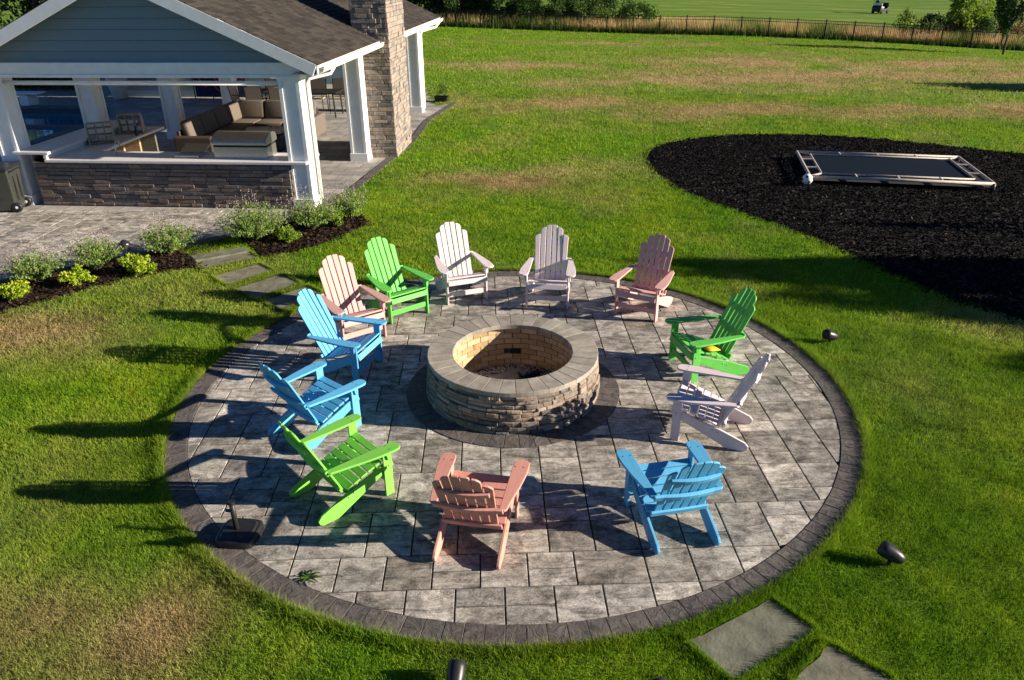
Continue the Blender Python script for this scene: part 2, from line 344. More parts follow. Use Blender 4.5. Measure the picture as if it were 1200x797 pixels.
# dry patches of the lawn: (pixel on the ground, radius x, radius y, amount)
_dp = [((200, 735), .55, .7, .85), ((60, 715), .9, .5, .55), ((120, 780), .9, .3, .5), ((20, 395), 1.2, .8, .8), ((0, 600), 1.0, 1.0, .35), ((620, 208), 2.2, 1.0, .85), ((640, 125), 3.5, 1.6, .95), ((560, 75), 5, 1.5, .75), ((1030, 65), 9, 3.5, 1.3), ((960, 88), 7, 3, 1.1),
       ((860, 68), 5, 3, .8), ((880, 130), 5, 1.4, .8), ((1110, 130), 5, 1.2, .8), ((1180, 385), .6, .5, .5), ((540, 29), 3, 1.2, .8), ((760, 45), 9, 1.4, .6), ((1190, 90), 5, 3, .9), ((740, 95), 4, 1.5, .7), ((480, 285), .9, .9, .3), ((1080, 450), .9, .9, .25)]
_dp = [(*at(q), a, b, c) for q, a, b, c in _dp]
def dryness(x, y):
    x = np.asarray(x, float); y = np.asarray(y, float); n = fbm(x, y, .55); n2 = fbm(x+31, y+11, 2.6)
    d = np.zeros_like(x)
    for cx, cy, a, b, k in _dp: d = np.maximum(d, k*np.exp(-(((x-cx)/a)**2+((y-cy)/b)**2)*.7))
    n3 = fbm(x+71, y-13, .28); d = d*np.clip((.6*n+.4*n3-.28)*4.2, 0, 1.25)+np.clip((n-.55)*1.2, 0, .2)*np.clip((y+9)/10, .6, 1.2)
    return np.clip(d+(n2-.5)*.35*(.25+d), 0, 1)

def grid_axis(lo, hi, c, near, far, grow):
    a = [c]; s = near
    while a[-1] < hi: a.append(a[-1]+s); s = min(far, s*(1.0 if a[-1] < c+14 else grow))
    b = [c]; s = near
    while b[-1] > lo: b.append(b[-1]-s); s = min(far, s*(1.0 if b[-1] > c-14 else grow))
    return np.array(b[:0:-1]+a)
gx = grid_axis(-260, 320, 0, .22, 18, 1.06); gy = grid_axis(-60, 620, 2, .22, 18, 1.05)
X, Y = np.meshgrid(gx, gy); Z = terrain(X, Y)
nx, ny = len(gx), len(gy); idx = np.arange(nx*ny).reshape(ny, nx)
F = np.stack([idx[:-1, :-1], idx[:-1, 1:], idx[1:, 1:], idx[1:, :-1]], -1).reshape(-1, 4)
# the pool is a real hole in the lawn sheet and the deck
ctr = np.stack([X, Y], -1).reshape(-1, 2)[F].mean(1); keep = ~inpoly(ctr[:, 0], ctr[:, 1], [tuple(W(u, v)[:2]) for u, v in [(-9.6, 1.2), (-9.6, 9), (-11, 11.4), (-19.8, 11.4), (-19.8, 1.2)]])
keep &= np.hypot(ctr[:, 0], ctr[:, 1]) > .95
lawn = obj('lawn', np_mesh('lawn', np.stack([X, Y, Z], -1).reshape(-1, 3), F[keep], {'dry': dryness(X.ravel(), Y.ravel())}), 'lawn', smooth=True); struct(lawn)
# mown golf fairway beyond the meadow strip, laid 2 cm above the sheet
def strip_sheet(name, m, off0, off1, x0, x1, z, nxs=60, nys=24):
    xs = np.linspace(x0, x1, nxs); ts = np.linspace(0, 1, nys); XX, TT = np.meshgrid(xs, ts)
    YY = fence_y(XX)+off0+3*fbm(XX, XX*0, .12)*(1-TT)+(off1-off0)*TT; ZZ = terrain(XX, YY)+z
    i = np.arange(nxs*nys).reshape(nys, nxs); f = np.stack([i[:-1, :-1], i[:-1, 1:], i[1:, 1:], i[1:, :-1]], -1).reshape(-1, 4)
    return struct(obj(name, np_mesh(name, np.stack([XX, YY, ZZ], -1).reshape(-1, 3), f), m, smooth=True))
strip_sheet('fairway', 'fairway', 12, 330, -150, 250, .03)

# ------------------------------------------------------------------ fire pit patio
def arc_poly(r0, r1, a0, a1, n=2):
    return [(r1*math.cos(a0+(a1-a0)*k/n), r1*math.sin(a0+(a1-a0)*k/n)) for k in range(n+1)]+[(r0*math.cos(a1-(a1-a0)*k/n), r0*math.sin(a1-(a1-a0)*k/n)) for k in range(n+1)]
_n = 96; _V = [Vector((r*math.cos(2*PI*k/_n), r*math.sin(2*PI*k/_n), z)) for r, z in ((.80, .004), (PATIO_R-.01, .004), (PATIO_R-.01, .010), (.80, .010)) for k in range(_n)]
patio = struct(MB().add(_V, [(q*_n+k, q*_n+(k+1) % _n, ((q+1) % 4)*_n+(k+1) % _n, ((q+1) % 4)*_n+k) for q in range(4) for k in range(_n)]).build('patio', 'joint_sand'))
def clip_circle(poly, R):
    """convex polygon against the inside of a circle, by many half planes"""
    for k in range(72):
        a = 2*PI*k/72; nx_, ny_ = math.cos(a), math.sin(a); out = []
        if all(q[0]*nx_+q[1]*ny_ <= R for q in poly): continue
        for i in range(len(poly)):
            p, q = poly[i], poly[(i+1) % len(poly)]; dp = p[0]*nx_+p[1]*ny_-R; dq = q[0]*nx_+q[1]*ny_-R
            if dp <= 0: out.append(p)
            if (dp < 0) != (dq < 0) and dp != dq: s = dp/(dp-dq); out.append((p[0]+(q[0]-p[0])*s, p[1]+(q[1]-p[1])*s))
        poly = out
        if len(poly) < 3: return None
    return poly
def tile_plan(ncol, nrow, rnd):
    """modular paving: bands of half-offset columns, each column of a band cut into one or two pavers"""
    res = []; j = 0; ph = 0
    while j < nrow:
        H = min(rnd.choices([3, 2, 1], [.62, .24, .14])[0], nrow-j); i = -ph; 
        while i < ncol:
            wv = 2 if rnd.random() < .93 else 3; i0 = max(i, 0); i1 = min(i+wv, ncol)
            cuts = [[3], [1, 2], [2, 1]][rnd.choices([0, 1, 2], [.36, .34, .30])[0]] if H == 3 else ([2] if rnd.random() < .7 else [1, 1]) if H == 2 else [1]
            jj = j
            for c in cuts: res.append((i0, jj, i1-i0, c)); jj += c
            i += wv
        j += H; ph = 1-ph if rnd.random() < .85 else ph
    return res
rp = random.Random(21); MOD = .189; ca, sa = math.cos(R_(1.6)), math.sin(R_(1.6)); npav = 0
for (i, j, a, b) in tile_plan(38, 38, rp):
    x0, y0 = (i-19)*MOD+.02, (j-19)*MOD-.05; gxx, gyy = .0065, .0058
    P = [(x0+gxx, y0+gyy), (x0+a*MOD-gxx, y0+gyy), (x0+a*MOD-gxx, y0+b*MOD-gyy), (x0+gxx, y0+b*MOD-gyy)]
    P = [(x*ca-y*sa, x*sa+y*ca) for x, y in P]
    if max(math.hypot(*q) for q in P) < RING_R-.02: continue
    P = clip_circle(P, INNER_R-.006)
    if not P: continue
    cx = sum(q[0] for q in P)/len(P); cy = sum(q[1] for q in P)/len(P)
    A = abs(sum(P[k][0]*P[(k+1) % len(P)][1]-P[(k+1) % len(P)][0]*P[k][1] for k in range(len(P))))/2
    if A < .0015: continue
    tz = .021+rp.uniform(-.0012, .0012)
    o = MB().prism([(x-cx, y-cy) for x, y in P], .008, tz, .003).build('paver', 'paver', patio); o.location = (cx, cy, 0); npav += 1
def ring_of(name, m, parent, n, r0, r1, z0, z1, gap, cham, a_off=0, jit=0, share=True):
    out = []; me = None
    for k in range(n):
        da = 2*PI/n
        if me is None or not share:
            mb = MB().prism(arc_poly(r0, r1, -da/2+gap/r1, da/2-gap/r1, 3), z0, z1, cham); me = mb.mesh(name)
        o = obj(name, me, m, parent); o.rotation_euler = (0, 0, a_off+k*da); o.location = (0, 0, random.uniform(-jit, jit)); out.append(o)
    return out
ring_of('border_paver', 'border_paver', patio, 148, INNER_R+.002, PATIO_R, .008, .026, .0018, .003, 0, .0012)
ring_of('ring_paver', 'border_paver', patio, 46, .86, RING_R, .008, .0285, .003, .003, .05, .001)

# fire pit
pit = thing('fire_pit', 'round stacked stone fire pit with smooth grey capstones and yellow firebrick lining', 'fire pit', (0, 0, .02))
core = MB(); N = 64
prof = [(.74, -.22), (.89, -.22), (.89, .43), (.74, .43)]
V = [Vector((r*math.cos(2*PI*k/N), r*math.sin(2*PI*k/N), z)) for r, z in prof for k in range(N)]
core.add(V, [(i*N+k, i*N+(k+1) % N, ((i+1) % 4)*N+(k+1) % N, ((i+1) % 4)*N+k) for i in range(4) for k in range(N)])
wall = core.build('stone_wall', 'mortar', pit, True)
zrows = [-.015, .04, .085, .142, .186, .242, .284, .338, .382, .43]
for q in range(len(zrows)-1):
    a = random.uniform(0, .2); a_end = a+2*PI
    while a < a_end-.03:
        L = random.choice([.11, .15, .19, .24, .3])*random.uniform(.85, 1.15)/.9
        b = min(a+L, a_end)
        if a_end-b < .08: b = a_end
        d1 = .935+.03*(1-zrows[q]/.43)+random.uniform(-.016, .016); zz0 = zrows[q]+.001+random.uniform(0, .002); zz1 = zrows[q+1]-.001-random.uniform(0, .002)
        MB().stone(lambda s, z, d: Vector((d*math.cos(s), d*math.sin(s), z)), a+.003, b-.003, zz0, zz1, .875, d1, 3, .010).build('ledge_stone', 'ledge_stone', wall); a = b
lin = MB(); prof = [(.735, -.22), (.735, .43), (.72, .43), (.72, -.22)]
V = [Vector((r*math.cos(2*PI*k/N), r*math.sin(2*PI*k/N), z)) for r, z in prof for k in range(N)]
lin.add(V, [(i*N+k, i*N+(k+1) % N, ((i+1) % 4)*N+(k+1) % N, ((i+1) % 4)*N+k) for i in range(4) for k in range(N)])
lining = lin.build('firebrick_lining', 'mortar', pit, True)
brick = None; nb = 22
for q in range(-3, 6):
    for k in range(nb):
        if brick is None:
            da = PI/nb-.0075; brick = MB().prism(arc_poly(.698, .722, -da, da, 2), .0, .061, .003).mesh('firebrick')
        if q == 1 and abs(((k+(q % 2)*.5)*2*PI/nb-PI/2)) < .13: continue
        o = obj('firebrick', brick, 'fire_brick', lining); o.location = (0, 0, .02+q*.068); o.rotation_euler = (0, 0, (k+(q % 2)*.5)*2*PI/nb)
MB().box((0.03, .712, .125), (.115, .02, .085)).build('vent_opening', 'soot', lining)
for k, o in enumerate(ring_of('capstone', 'cap_stone', pit, 34, CAP_RI, CAP_RO, .432, CAP_Z-.02, .0010, .004, .03, .001)): pass
MB().lathe([(.034, -.02), (.034, .02)], 14, Matrix.Translation((-.07, -.948, .085)) @ Matrix.Rotation(PI/2, 4, 'X')).build('drain_hole', 'soot', pit)
MB().lathe([(.73, -.2), (.73, -.07)], 40).build('pit_floor', 'mulch_soil', pit)
def chips(name, m, pts, z, smin, smax, parent=None, flat=.5, box=True, zvar=.02):
    """many small tilted chips as one mesh (wedge of five faces each)"""
    n = len(pts); c = np.column_stack([pts, np.zeros(n)+z+RNG.random(n)*zvar]); s = RNG.uniform(smin, smax, n)[:, None]
    a = RNG.uniform(0, 2*PI, n); ti = RNG.normal(0, flat, (n, 2)); ax = np.column_stack([np.cos(a), np.sin(a), ti[:, 0]]); ay = np.column_stack([-np.sin(a), np.cos(a), ti[:, 1]])
    ln = RNG.uniform(.8, 1.6, n)[:, None]; wd = RNG.uniform(.35, .8, n)[:, None]; up = np.array([0, 0, 1.0])*s*.35
    V = np.stack([c-ax*s*ln/2-ay*s*wd/2, c+ax*s*ln/2-ay*s*wd/2, c+ax*s*ln/2+ay*s*wd/2, c-ax*s*ln/2+ay*s*wd/2, c+up], 1)
    f = np.array([[0, 1, 4], [1, 2, 4], [2, 3, 4], [3, 0, 4]]); F_ = (np.arange(n)[:, None, None]*5+f[None]).reshape(-1, 3)
    o = obj(name, np_mesh(name, V.reshape(-1, 3), F_, {'rnd': np.repeat(RNG.random(n), 5)}), m, parent); o['kind'] = 'stuff'; return o
a = RNG.uniform(0, 2*PI, 6500); r = .67*np.sqrt(RNG.random(6500)); chips('gravel', 'gravel', np.column_stack([r*np.cos(a), r*np.sin(a)]), -.072, .012, .024, pit)
tag(MB().prism([(-.24, -.02), (.10, .20), (.22, .12), (.16, -.05), (-.12, -.16)], .045, .10, .01).build('stone_slab', 'cap_stone'), 'broken grey stone slab lying on the gravel inside the fire pit', 'stone slab').location = (-.04, .30, -.08)
lg = thing('charred_log', 'black charred log lying across the slab in the fire pit', 'log', (.14, .20, -.03), .9)
MB().tube([(-.28, 0, .07), (-.1, .015, .05), (.1, -.01, .06), (.26, .01, .03)], [.035, .045, .042, .03], 9).build('log_body', 'soot', lg, True)
MB().tube([(-.05, .01, .08), (.06, .14, .07)], [.022, .014], 7).build('branch_stub', 'soot', lg, True)

# ------------------------------------------------------------------ Adirondack chairs
def chair_meshes():
    d = {}
    prof = [(.278, .362), (.278, .275), (.20, .235), (-.285, .0), (-.435, .0), (-.468, .022), (-.478, .06), (-.445, .098), (-.20, .198), (.05, .275)]
    TY = Matrix(((0, 0, 1, 0), (1, 0, 0, 0), (0, 1, 0, 0), (0, 0, 0, 1)))   # (y, z, x) profile -> xyz
    d['rear_leg'] = [MB().prism(prof, s*.262-.012, s*.262+.012, 0, TY) for s in (-1, 1)]
    d['front_leg'] = [MB().b2((s*.285-.011, .19, 0), (s*.285+.011, .276, .494)) for s in (-1, 1)]
    d['arm_bracket'] = [MB().prism([(.205, .49), (.262, .49), (.262, .40), (.245, .38), (.222, .40)], s*.307-.011, s*.307+.011, 0, TY) for s in (-1, 1)]
    d['stretcher'] = [MB().b2((-.273, .232, .105), (.273, .256, .175))]
    seat = [(.283, .318, 68), (.235, .372, 14), (.158, .352, 15), (.081, .328, 18), (.006, .302, 20), (-.068, .273, 22), (-.138, .243, 24)]
    d['seat_slat'] = [MB().box((0, y, z), (.55 if i == 0 else .574 if i == 1 else .53, .068, .02), Matrix.Rotation(R_(a if i else -a), 3, 'X')) for i, (y, z, a) in enumerate(seat)]
    # reclined back: 6 slats, fanned a little, arched top, gently dished
    y0, z0, y1, z1 = -.165, .19, -.518, .945; L = math.hypot(y1-y0, z1-z0); ty, tz = (y1-y0)/L, (z1-z0)/L
    sl = []
    for i in range(6):
        k = i-2.5; s = 1 if k > 0 else -1; e = abs(k)
        ln = L-{.5: 0, 1.5: .022, 2.5: .125}[e]; fan = k*.008; wv = .0345; pts = []
        tipdrop = {.5: (.0, .006), 1.5: (.004, .05), 2.5: (.0, .04)}[e]
        xb = k*.0735; xt = k*.0765+fan*.6
        out_, in_ = s*wv, -s*wv
        top = [(in_, ln-tipdrop[0]), (0, ln-tipdrop[0]*.6-tipdrop[1]*.18), (out_*.65, ln-tipdrop[1]*.55), (out_, ln-tipdrop[1])] if e != .5 else [(in_, ln), (out_*.5, ln-.002), (out_, ln-.008)]
        poly = [(xb+out_*.86, 0)]+[(xt+q[0], q[1]) for q in top[::-1]]+[(xb+in_*.86, 0)]
        dish = -.020*(1-(k/2.5)**2)
        V = []
        for th in (0, .018):
            for (x, q) in poly: V.append(Vector((x, y0+ty*q-tz*th*-1*-1+dish*min(1, q/.3), z0+tz*q+ty*th*-1*-1)))
        n = len(poly); Fc = [tuple(range(n)), tuple(range(2*n-1, n-1, -1))]+[(k_, n+k_, n+(k_+1) % n, (k_+1) % n) for k_ in range(n)]
        sl.append(MB().add(V, Fc))
    d['back_slat'] = sl
    def batten(q, half, hgt, thk, extra=0):
        m = MB(); n = 9; V = []; ny_, nz_ = -tz, ty     # normal pointing to the rear
        for k in range(n):
            x = -half+2*half*k/(n-1); dish = -.020*(1-min(1, (x/.19))**2 if abs(x) < .19 else 0)*min(1, q/.3)
            for (h_, t_) in ((-hgt/2, .0185), (hgt/2, .0185), (hgt/2, .0185+thk+extra*(1-(x/half)**2)), (-hgt/2, .0185+thk+extra*(1-(x/half)**2))):
                V.append(Vector((x, y0+ty*(q+h_)+ny_*t_+dish, z0+tz*(q+h_)+nz_*t_)))
        Fc = [(k*4+c_, k*4+(c_+1) % 4, (k+1)*4+(c_+1) % 4, (k+1)*4+c_) for k in range(n-1) for c_ in range(4)]+[(3, 2, 1, 0), tuple((n-1)*4+c_ for c_ in range(4))]
        return m.add(V, Fc)
    d['back_batten'] = [batten(.60, .205, .052, .022, .012), batten(.355, .285, .055, .026, .008), batten(.07, .25, .06, .022)]
    arm = [(.262, .318), (.285, .338), (.322, .346), (.358, .338), (.383, .31), (.388, .26), (.384, .14), (.362, -.03), (.330, -.20), (.312, -.325), (.295, -.345), (.262, -.345), (.252, -.325), (.252, .25)]
    d['arm'] = [MB().prism([(s*x, y) for x, y in arm], .494, .516) for s in (-1, 1)]
    d['screw'] = [MB().lathe([(.006, .0), (.006, .003), (.003, .0045)], 8, Matrix.Translation((s*x, .235, .5155))) for s in (-1, 1) for x in (.276, .345)]
    for s in (-1, 1):
        for (y, z) in ((.24, .32), (-.12, .19), (-.17, .165)): d['screw'].append(MB().lathe([(.007, .0), (.007, .004), (.004, .006)], 8, Matrix.Translation((s*(.296 if y > .2 else .274), y, z)) @ Matrix.Rotation(s*PI/2, 4, 'Y')))
    return d
CH = {}
for c in ('pink', 'green', 'white', 'blue', 'coral', 'lime'):
    CH[c] = [(k, [m.mesh(k) for m in v]) for k, v in chair_meshes().items()]
    for k, ms in CH[c]:
        for me in ms: me.materials.append(M['screw_metal' if k == 'screw' else 'paint_'+c])
chairs = [('pink', -2.021, 1.427, 215.4, 'pink Adirondack chair with a teal sandal on its seat, nearest the stepping stone path'),
    ('green', -1.543, 2.136, 217.7, 'green Adirondack chair between the pink chair by the stepping stones and a white chair'),
    ('white', -.719, 2.721, 200.0, 'pinkish white Adirondack chair beside a green chair, its back to the open lawn'),
    ('white', .518, 2.499, 172.1, 'pinkish white Adirondack chair beside a pink chair, its back half in shadow'),
    ('pink', 1.784, 2.099, 150.0, 'pink Adirondack chair between a white chair and the green chair holding a yellow bag'),
    ('green', 2.218, .427, 104.4, 'green Adirondack chair with a yellow bag on its seat'),
    ('white', 1.933, -.892, 69.4, 'pinkish white Adirondack chair seen side-on between a green and a blue chair'),
    ('blue', 1.318, -2.261, 11.4, 'blue Adirondack chair with its back to the large stepping slabs, beside a pink chair'),
    ('coral', -.303, -2.405, 348.9, 'pink Adirondack chair seen from behind between a blue and a green chair'),
    ('lime', -1.491, -1.847, 311.5, 'lime green Adirondack chair beside the black umbrella base'),
    ('blue', -1.988, -.755, 319.4, 'blue Adirondack chair seen from its back corner, between a green and another blue chair'),
    ('blue', -1.924, .502, 251.0, 'blue Adirondack chair with sunlit back, between a pink and another blue chair')]
for c, x, y, rz, lab in chairs:
    t_ = thing('adirondack_chair', lab, 'chair', (x, y, .022), R_(rz), 'Adirondack chairs around the fire pit')
    for k, ms in CH[c]:
        for me in ms: obj(k, me, None, t_, False, 0 if k == 'screw' else .0045, 2)
def on_chair(i, lx, ly):
    c, x, y, rz, _ = chairs[i]; a = R_(rz); return (x+lx*math.cos(a)-ly*math.sin(a), y+lx*math.sin(a)+ly*math.cos(a)), a
(p_, a_) = on_chair(5, -.17, .02)
bagm = MB(); n = 10
V = []; F_ = []
for j in range(n+1):
    for i in range(n+1):
        x, y = i/n*2-1, j/n*2-1; e = (1-abs(x)**3)*(1-abs(y)**3); V.append((x*.095, y*.095, .03+.026*e**.5)); 
for j in range(n+1):
    for i in range(n+1):
        x, y = i/n*2-1, j/n*2-1; e = (1-abs(x)**3)*(1-abs(y)**3); V.append((x*.095, y*.095, .03-.024*e**.5))
m_ = n+1
F_ = [(j*m_+i, j*m_+i+1, (j+1)*m_+i+1, (j+1)*m_+i) for j in range(n) for i in range(n)]+[(m_*m_+j*m_+i, m_*m_+(j+1)*m_+i, m_*m_+(j+1)*m_+i+1, m_*m_+j*m_+i+1) for j in range(n) for i in range(n)]
bag = tag(MB().add(V, F_).build('bean_bag', 'yellow', None, True), 'small yellow bean bag on the seat of a green chair', 'bean bag'); bag.location = (*p_, .345); bag.rotation_euler = (R_(14), 0, a_+.4)
(p_, a_) = on_chair(0, .16, .0)
sdl = thing('sandal', 'teal sandal left on the seat of the pink chair by the stepping stones', 'sandal', (*p_, .345), a_+1.2)
MB().prism(smooth_poly([(-.12, -.035), (0, -.045), (.11, -.04), (.13, 0), (.11, .045), (0, .035), (-.12, .035)], 1), 0, .02).build('sole', 'teal', sdl)
MB().tube([(0, -.045, .01), (.02, -.02, .05), (.02, .02, .05), (0, .042, .01)], .01, 6).build('strap', 'teal', sdl)

# ------------------------------------------------------------------ garden speakers, umbrella base, paths
def speaker(x, y, rz, lab):
    t_ = thing('garden_speaker', lab, 'speaker', (x, y, 0), rz, 'black bullet speakers around the patio')
    MB().lathe([(.072, -.105), (.078, -.10), (.079, -.06), (.077, 0), (.068, .06), (.052, .105), (.03, .128), (.004, .136)][::1], 24, Matrix.Translation((0, 0, .12)) @ Matrix.Rotation(R_(112), 4, 'Y') @ Matrix.Scale(.82, 4)).build('housing', 'black_plastic', t_, True)
    MB().lathe([(.071, -.107), (.071, -.1045)], 24, Matrix.Translation((0, 0, .12)) @ Matrix.Rotation(R_(112), 4, 'Y') @ Matrix.Scale(.82, 4)).build('grille', 'soot', t_)
    MB().tube([(0, 0, .08), (0, 0, 0)], [.018, .014], 8).build('stake', 'black_plastic', t_)
speaker(3.98, 1.07, R_(15), 'black bullet garden speaker standing in the grass behind the green chair with a yellow bag')
speaker(2.98, -2.86, R_(-28), 'black bullet garden speaker in the grass above the large stepping slabs')
speaker(-.40, -3.98, R_(-95), 'black bullet garden speaker in the grass behind the pink chair seen from behind')
speaker(.93, -4.14, R_(-80), 'black bullet garden speaker in the grass by the corner of the large stepping slab')
ub = thing('umbrella_base', 'black umbrella base with short tube at the patio edge', 'umbrella base', (-2.31, -2.47, .024), R_(-6))
sq = [(x*.78, y*.78) for x, y in smooth_poly([(-.215, -.15), (-.16, -.205), (.16, -.205), (.215, -.15), (.215, .15), (.16, .205), (-.16, .205), (-.215, .15)], 2)]
MB().prism(sq, 0, .075, .012).build('base_block', 'black_plastic', ub, False, .01)
MB().prism([(x*.8, y*.8) for x, y in sq], .075, .088, .01).build('raised_pad', 'black_plastic', ub, False, .006)
MB().tube([(-.02, 0, .08), (-.02, 0, .36)], .023, 12).build('tube', 'dark_metal', ub, True)
MB().tube([(-.03, 0, .27), (-.08, 0, .27)], .014, 8).build('clamp_knob', 'black_plastic', ub)
MB().tube([(-.02, 0, .34), (-.02, 0, .37)], .028, 12).build('collar', 'black_plastic', ub)
path = struct(thing('path', None, None, (0, 0, 0)))
for i, s in enumerate(STONES):
    cx = sum(q[0] for q in s)/4; cy = sum(q[1] for q in s)/4; P = []
    for k in range(4):
        a, b = s[k], s[(k+1) % 4]
        for q in range(6): tt = q/6; j = random.uniform(-.008, .008); P.append((a[0]+(b[0]-a[0])*tt-cx+j, a[1]+(b[1]-a[1])*tt-cy+random.uniform(-.008, .008)))
    o = MB().prism(P, .0, .024 if i else .03, .006).build('stepping_stone', 'slab_stone', path); o.location = (cx, cy, 0)
# second riser slab on the first stone, next to the deck
s = STONES[0]; P = [tuple(s[1]), tuple(s[2]), tuple((s[2][k]+(s[3][k]-s[2][k])*.42) for k in (0, 1)), tuple((s[1][k]+(s[0][k]-s[1][k])*.42) for k in (0, 1))]
MB().prism(P, .0295, .06, .006).build('stepping_stone', 'slab_stone', path)
wd = thing('weed', 'small flat weed growing in a joint of the patio pavers', 'weed', (-1.62, -2.96, .02))
for k in range(9):
    a = k*.7; MB().tube([(0, 0, .005), (.06*math.cos(a), .05*math.sin(a), .02), (.11*math.cos(a), .09*math.sin(a), .008)], [.006, .008, .002], 4).build('leaf', 'leaf_mid', wd)

# ------------------------------------------------------------------ plants
def leaf_cloud(P, size, up=.3, asp=.55):
    """diamond leaves at the points P (n,3); returns V, F"""
    n = len(P); s = RNG.uniform(.6, 1.3, n)[:, None]*size
    a = RNG.normal(0, 1, (n, 3)); a[:, 2] += up; a /= np.linalg.norm(a, axis=1)[:, None]
    b = np.cross(a, RNG.normal(0, 1, (n, 3))); b /= np.linalg.norm(b, axis=1)[:, None]+1e-9
    V = np.stack([P-a*s*.5, P+b*s*asp*.5, P+a*s*.5, P-b*s*asp*.5], 1).reshape(-1, 3)
    return V, np.arange(4*n).reshape(-1, 4)
def clump_points(n, rad, clumps, cr, shell=.55):
    """points gathered round random clump centres inside an ellipsoid"""
    c = RNG.normal(0, 1, (clumps, 3)); c /= np.linalg.norm(c, axis=1)[:, None]; c *= (shell+(1-shell)*RNG.random(clumps))[:, None]
    k = RNG.integers(0, clumps, n); p = RNG.normal(0, 1, (n, 3)); p /= np.linalg.norm(p, axis=1)[:, None]; p *= (RNG.random(n)**.45)[:, None]*cr
    sh = RNG.random(clumps)[k]
    return (c[k]+p)*np.array(rad), np.clip(.55*sh+.45*RNG.random(n), 0, 1)
def tree(name, label, loc, H, crown_r, crown_h, leaf, size, n, trunk_r=.1, cat='tree', group=None, clumps=40, cr=.32, conic=False):
    z = float(terrain(loc[0], loc[1])); t_ = thing(name, label, cat, (loc[0], loc[1], z), random.uniform(0, 6), group)
    P, s = clump_points(n, (crown_r, crown_r, crown_h/2), clumps, cr)
    if conic: k = .25+.75*np.clip((crown_h/2-P[:, 2])/crown_h, 0, 1)**.8; P[:, 0] *= k*1.3; P[:, 1] *= k*1.3
    P[:, 2] += H-crown_h/2
    V, F_ = leaf_cloud(P, size); obj('crown', np_mesh('crown', V, F_, {'rnd': np.repeat(s, 4)}), leaf, t_)
    tr = MB(); pts = [(0, 0, -.1), (.03*H*.1, 0, H*.3), (-.02*H*.1, .02, H*.6), (0, 0, H*.9)]; tr.tube(pts, [trunk_r*1.25, trunk_r, trunk_r*.65, trunk_r*.15], 9)
    for k in range(7):
        a = k*2.4; zz = H-crown_h+crown_h*(.1+.09*k); rr = crown_r*.75*(1-.06*k)
        tr.tube([(0, 0, zz-.1*H), (rr*.5*math.cos(a), rr*.5*math.sin(a), zz), (rr*math.cos(a), rr*math.sin(a), zz+.12*crown_h)], [trunk_r*.5, trunk_r*.3, trunk_r*.08], 6)
    tr.build('trunk', 'bark', t_, True); return t_
def bush(name, label, x, y, r, h, leaf, size, n, spikes=0, group=None, cat='shrub', z=.02):
    t_ = thing(name, label, cat, (x, y, z+float(terrain(x, y))), random.uniform(0, 6), group)
    if spikes:
        ns = n//22; a = RNG.uniform(0, 2*PI, ns); q = np.sqrt(RNG.random(ns)); tl = RNG.uniform(.75, 1.2, ns)*(1-.35*q**2); f_ = np.linspace(.25, 1, 22)[None, :]
        rr_ = (q*r*1.05)[:, None]*f_**1.3; P = np.stack([rr_*np.cos(a)[:, None], rr_*np.sin(a)[:, None], (h*tl)[:, None]*f_**.8], -1).reshape(-1, 3)+RNG.normal(0, .014, (ns*22, 3)); P[:, 2] = np.abs(P[:, 2])
        s = np.clip(np.repeat(RNG.random(ns), 22)*.5+np.tile(f_[0], ns)*.35+RNG.normal(0, .12, ns*22), 0, 1)
        V, F_ = leaf_cloud(P, size*.8, 1.2, .38)
    else:
        P, s = clump_points(n, (r, r, h*.5), max(10, int(n/70)), .36, .45); P[:, 2] = np.abs(P[:, 2]+h*.46); V, F_ = leaf_cloud(P, size, .8)
    obj('foliage', np_mesh('foliage', V, F_, {'rnd': np.repeat(s, 4)}), leaf, t_)
    st = MB()
    for k in range(8):
        a = k*.8+random.random(); q = random.uniform(.35, .7)*r; st.tube([(0, 0, -.02), (q*.5*math.cos(a), q*.5*math.sin(a), h*.4), (q*math.cos(a), q*math.sin(a), h*.75)], [.012, .008, .003], 5)
    st.build('stem', 'bark', t_)
    if spikes:
        b0 = []; dr = []
        for k in range(spikes):
            a = random.uniform(0, 2*PI); q = math.sqrt(random.random())*r*.95; hh = h*(.9+.3*random.random())*(1-.3*(q/r)**2); tl = random.uniform(.14, .30)
            for j in range(14):
                f_ = j/14; b0.append((q*math.cos(a)*(1+.35*f_*tl), q*math.sin(a)*(1+.35*f_*tl), hh*.8+f_*tl*1.3)); dr.append(min(1, f_*.8+random.random()*.3))
        V, F_ = leaf_cloud(np.array(b0)+RNG.normal(0, .008, (len(b0), 3)), .026, .6); obj('flower_spikes', np_mesh('flower_spikes', V, F_, {'rnd': np.repeat(dr, 4)}), 'lilac_spike', t_)['kind'] = 'stuff'
    return t_
def bed(name, poly, m, n, smin, smax, zv):
    o = struct(MB().prism(smooth_poly(poly, 1), .0, .015).build(name, 'mulch_soil'))
    xs = [q[0] for q in poly]; ys = [q[1] for q in poly]; p = np.column_stack([RNG.uniform(min(xs), max(xs), n*3), RNG.uniform(min(ys), max(ys), n*3)]); p = p[inpoly(p[:, 0], p[:, 1], poly)][:n]
    k_ = RNG.integers(0, len(poly), n//60); p = np.vstack([p, np.array(poly)[k_]+RNG.normal(0, .09, (len(k_), 2))]); chips('mulch_chips', m, p, .014, smin, smax, o, .45, zvar=zv); return o
bed('mulch_bed', BED1, 'bark_mulch', 9000, .025, .07, .035); bed('mulch_bed', BED2, 'bark_mulch', 5000, .025, .07, .035)
bed('playground_mulch', PLAY, 'rubber_mulch', 130000, .02, .05, .03)
CG = 'catmint clumps in the mulch beds'; YG = 'small golden shrubs in the mulch beds'
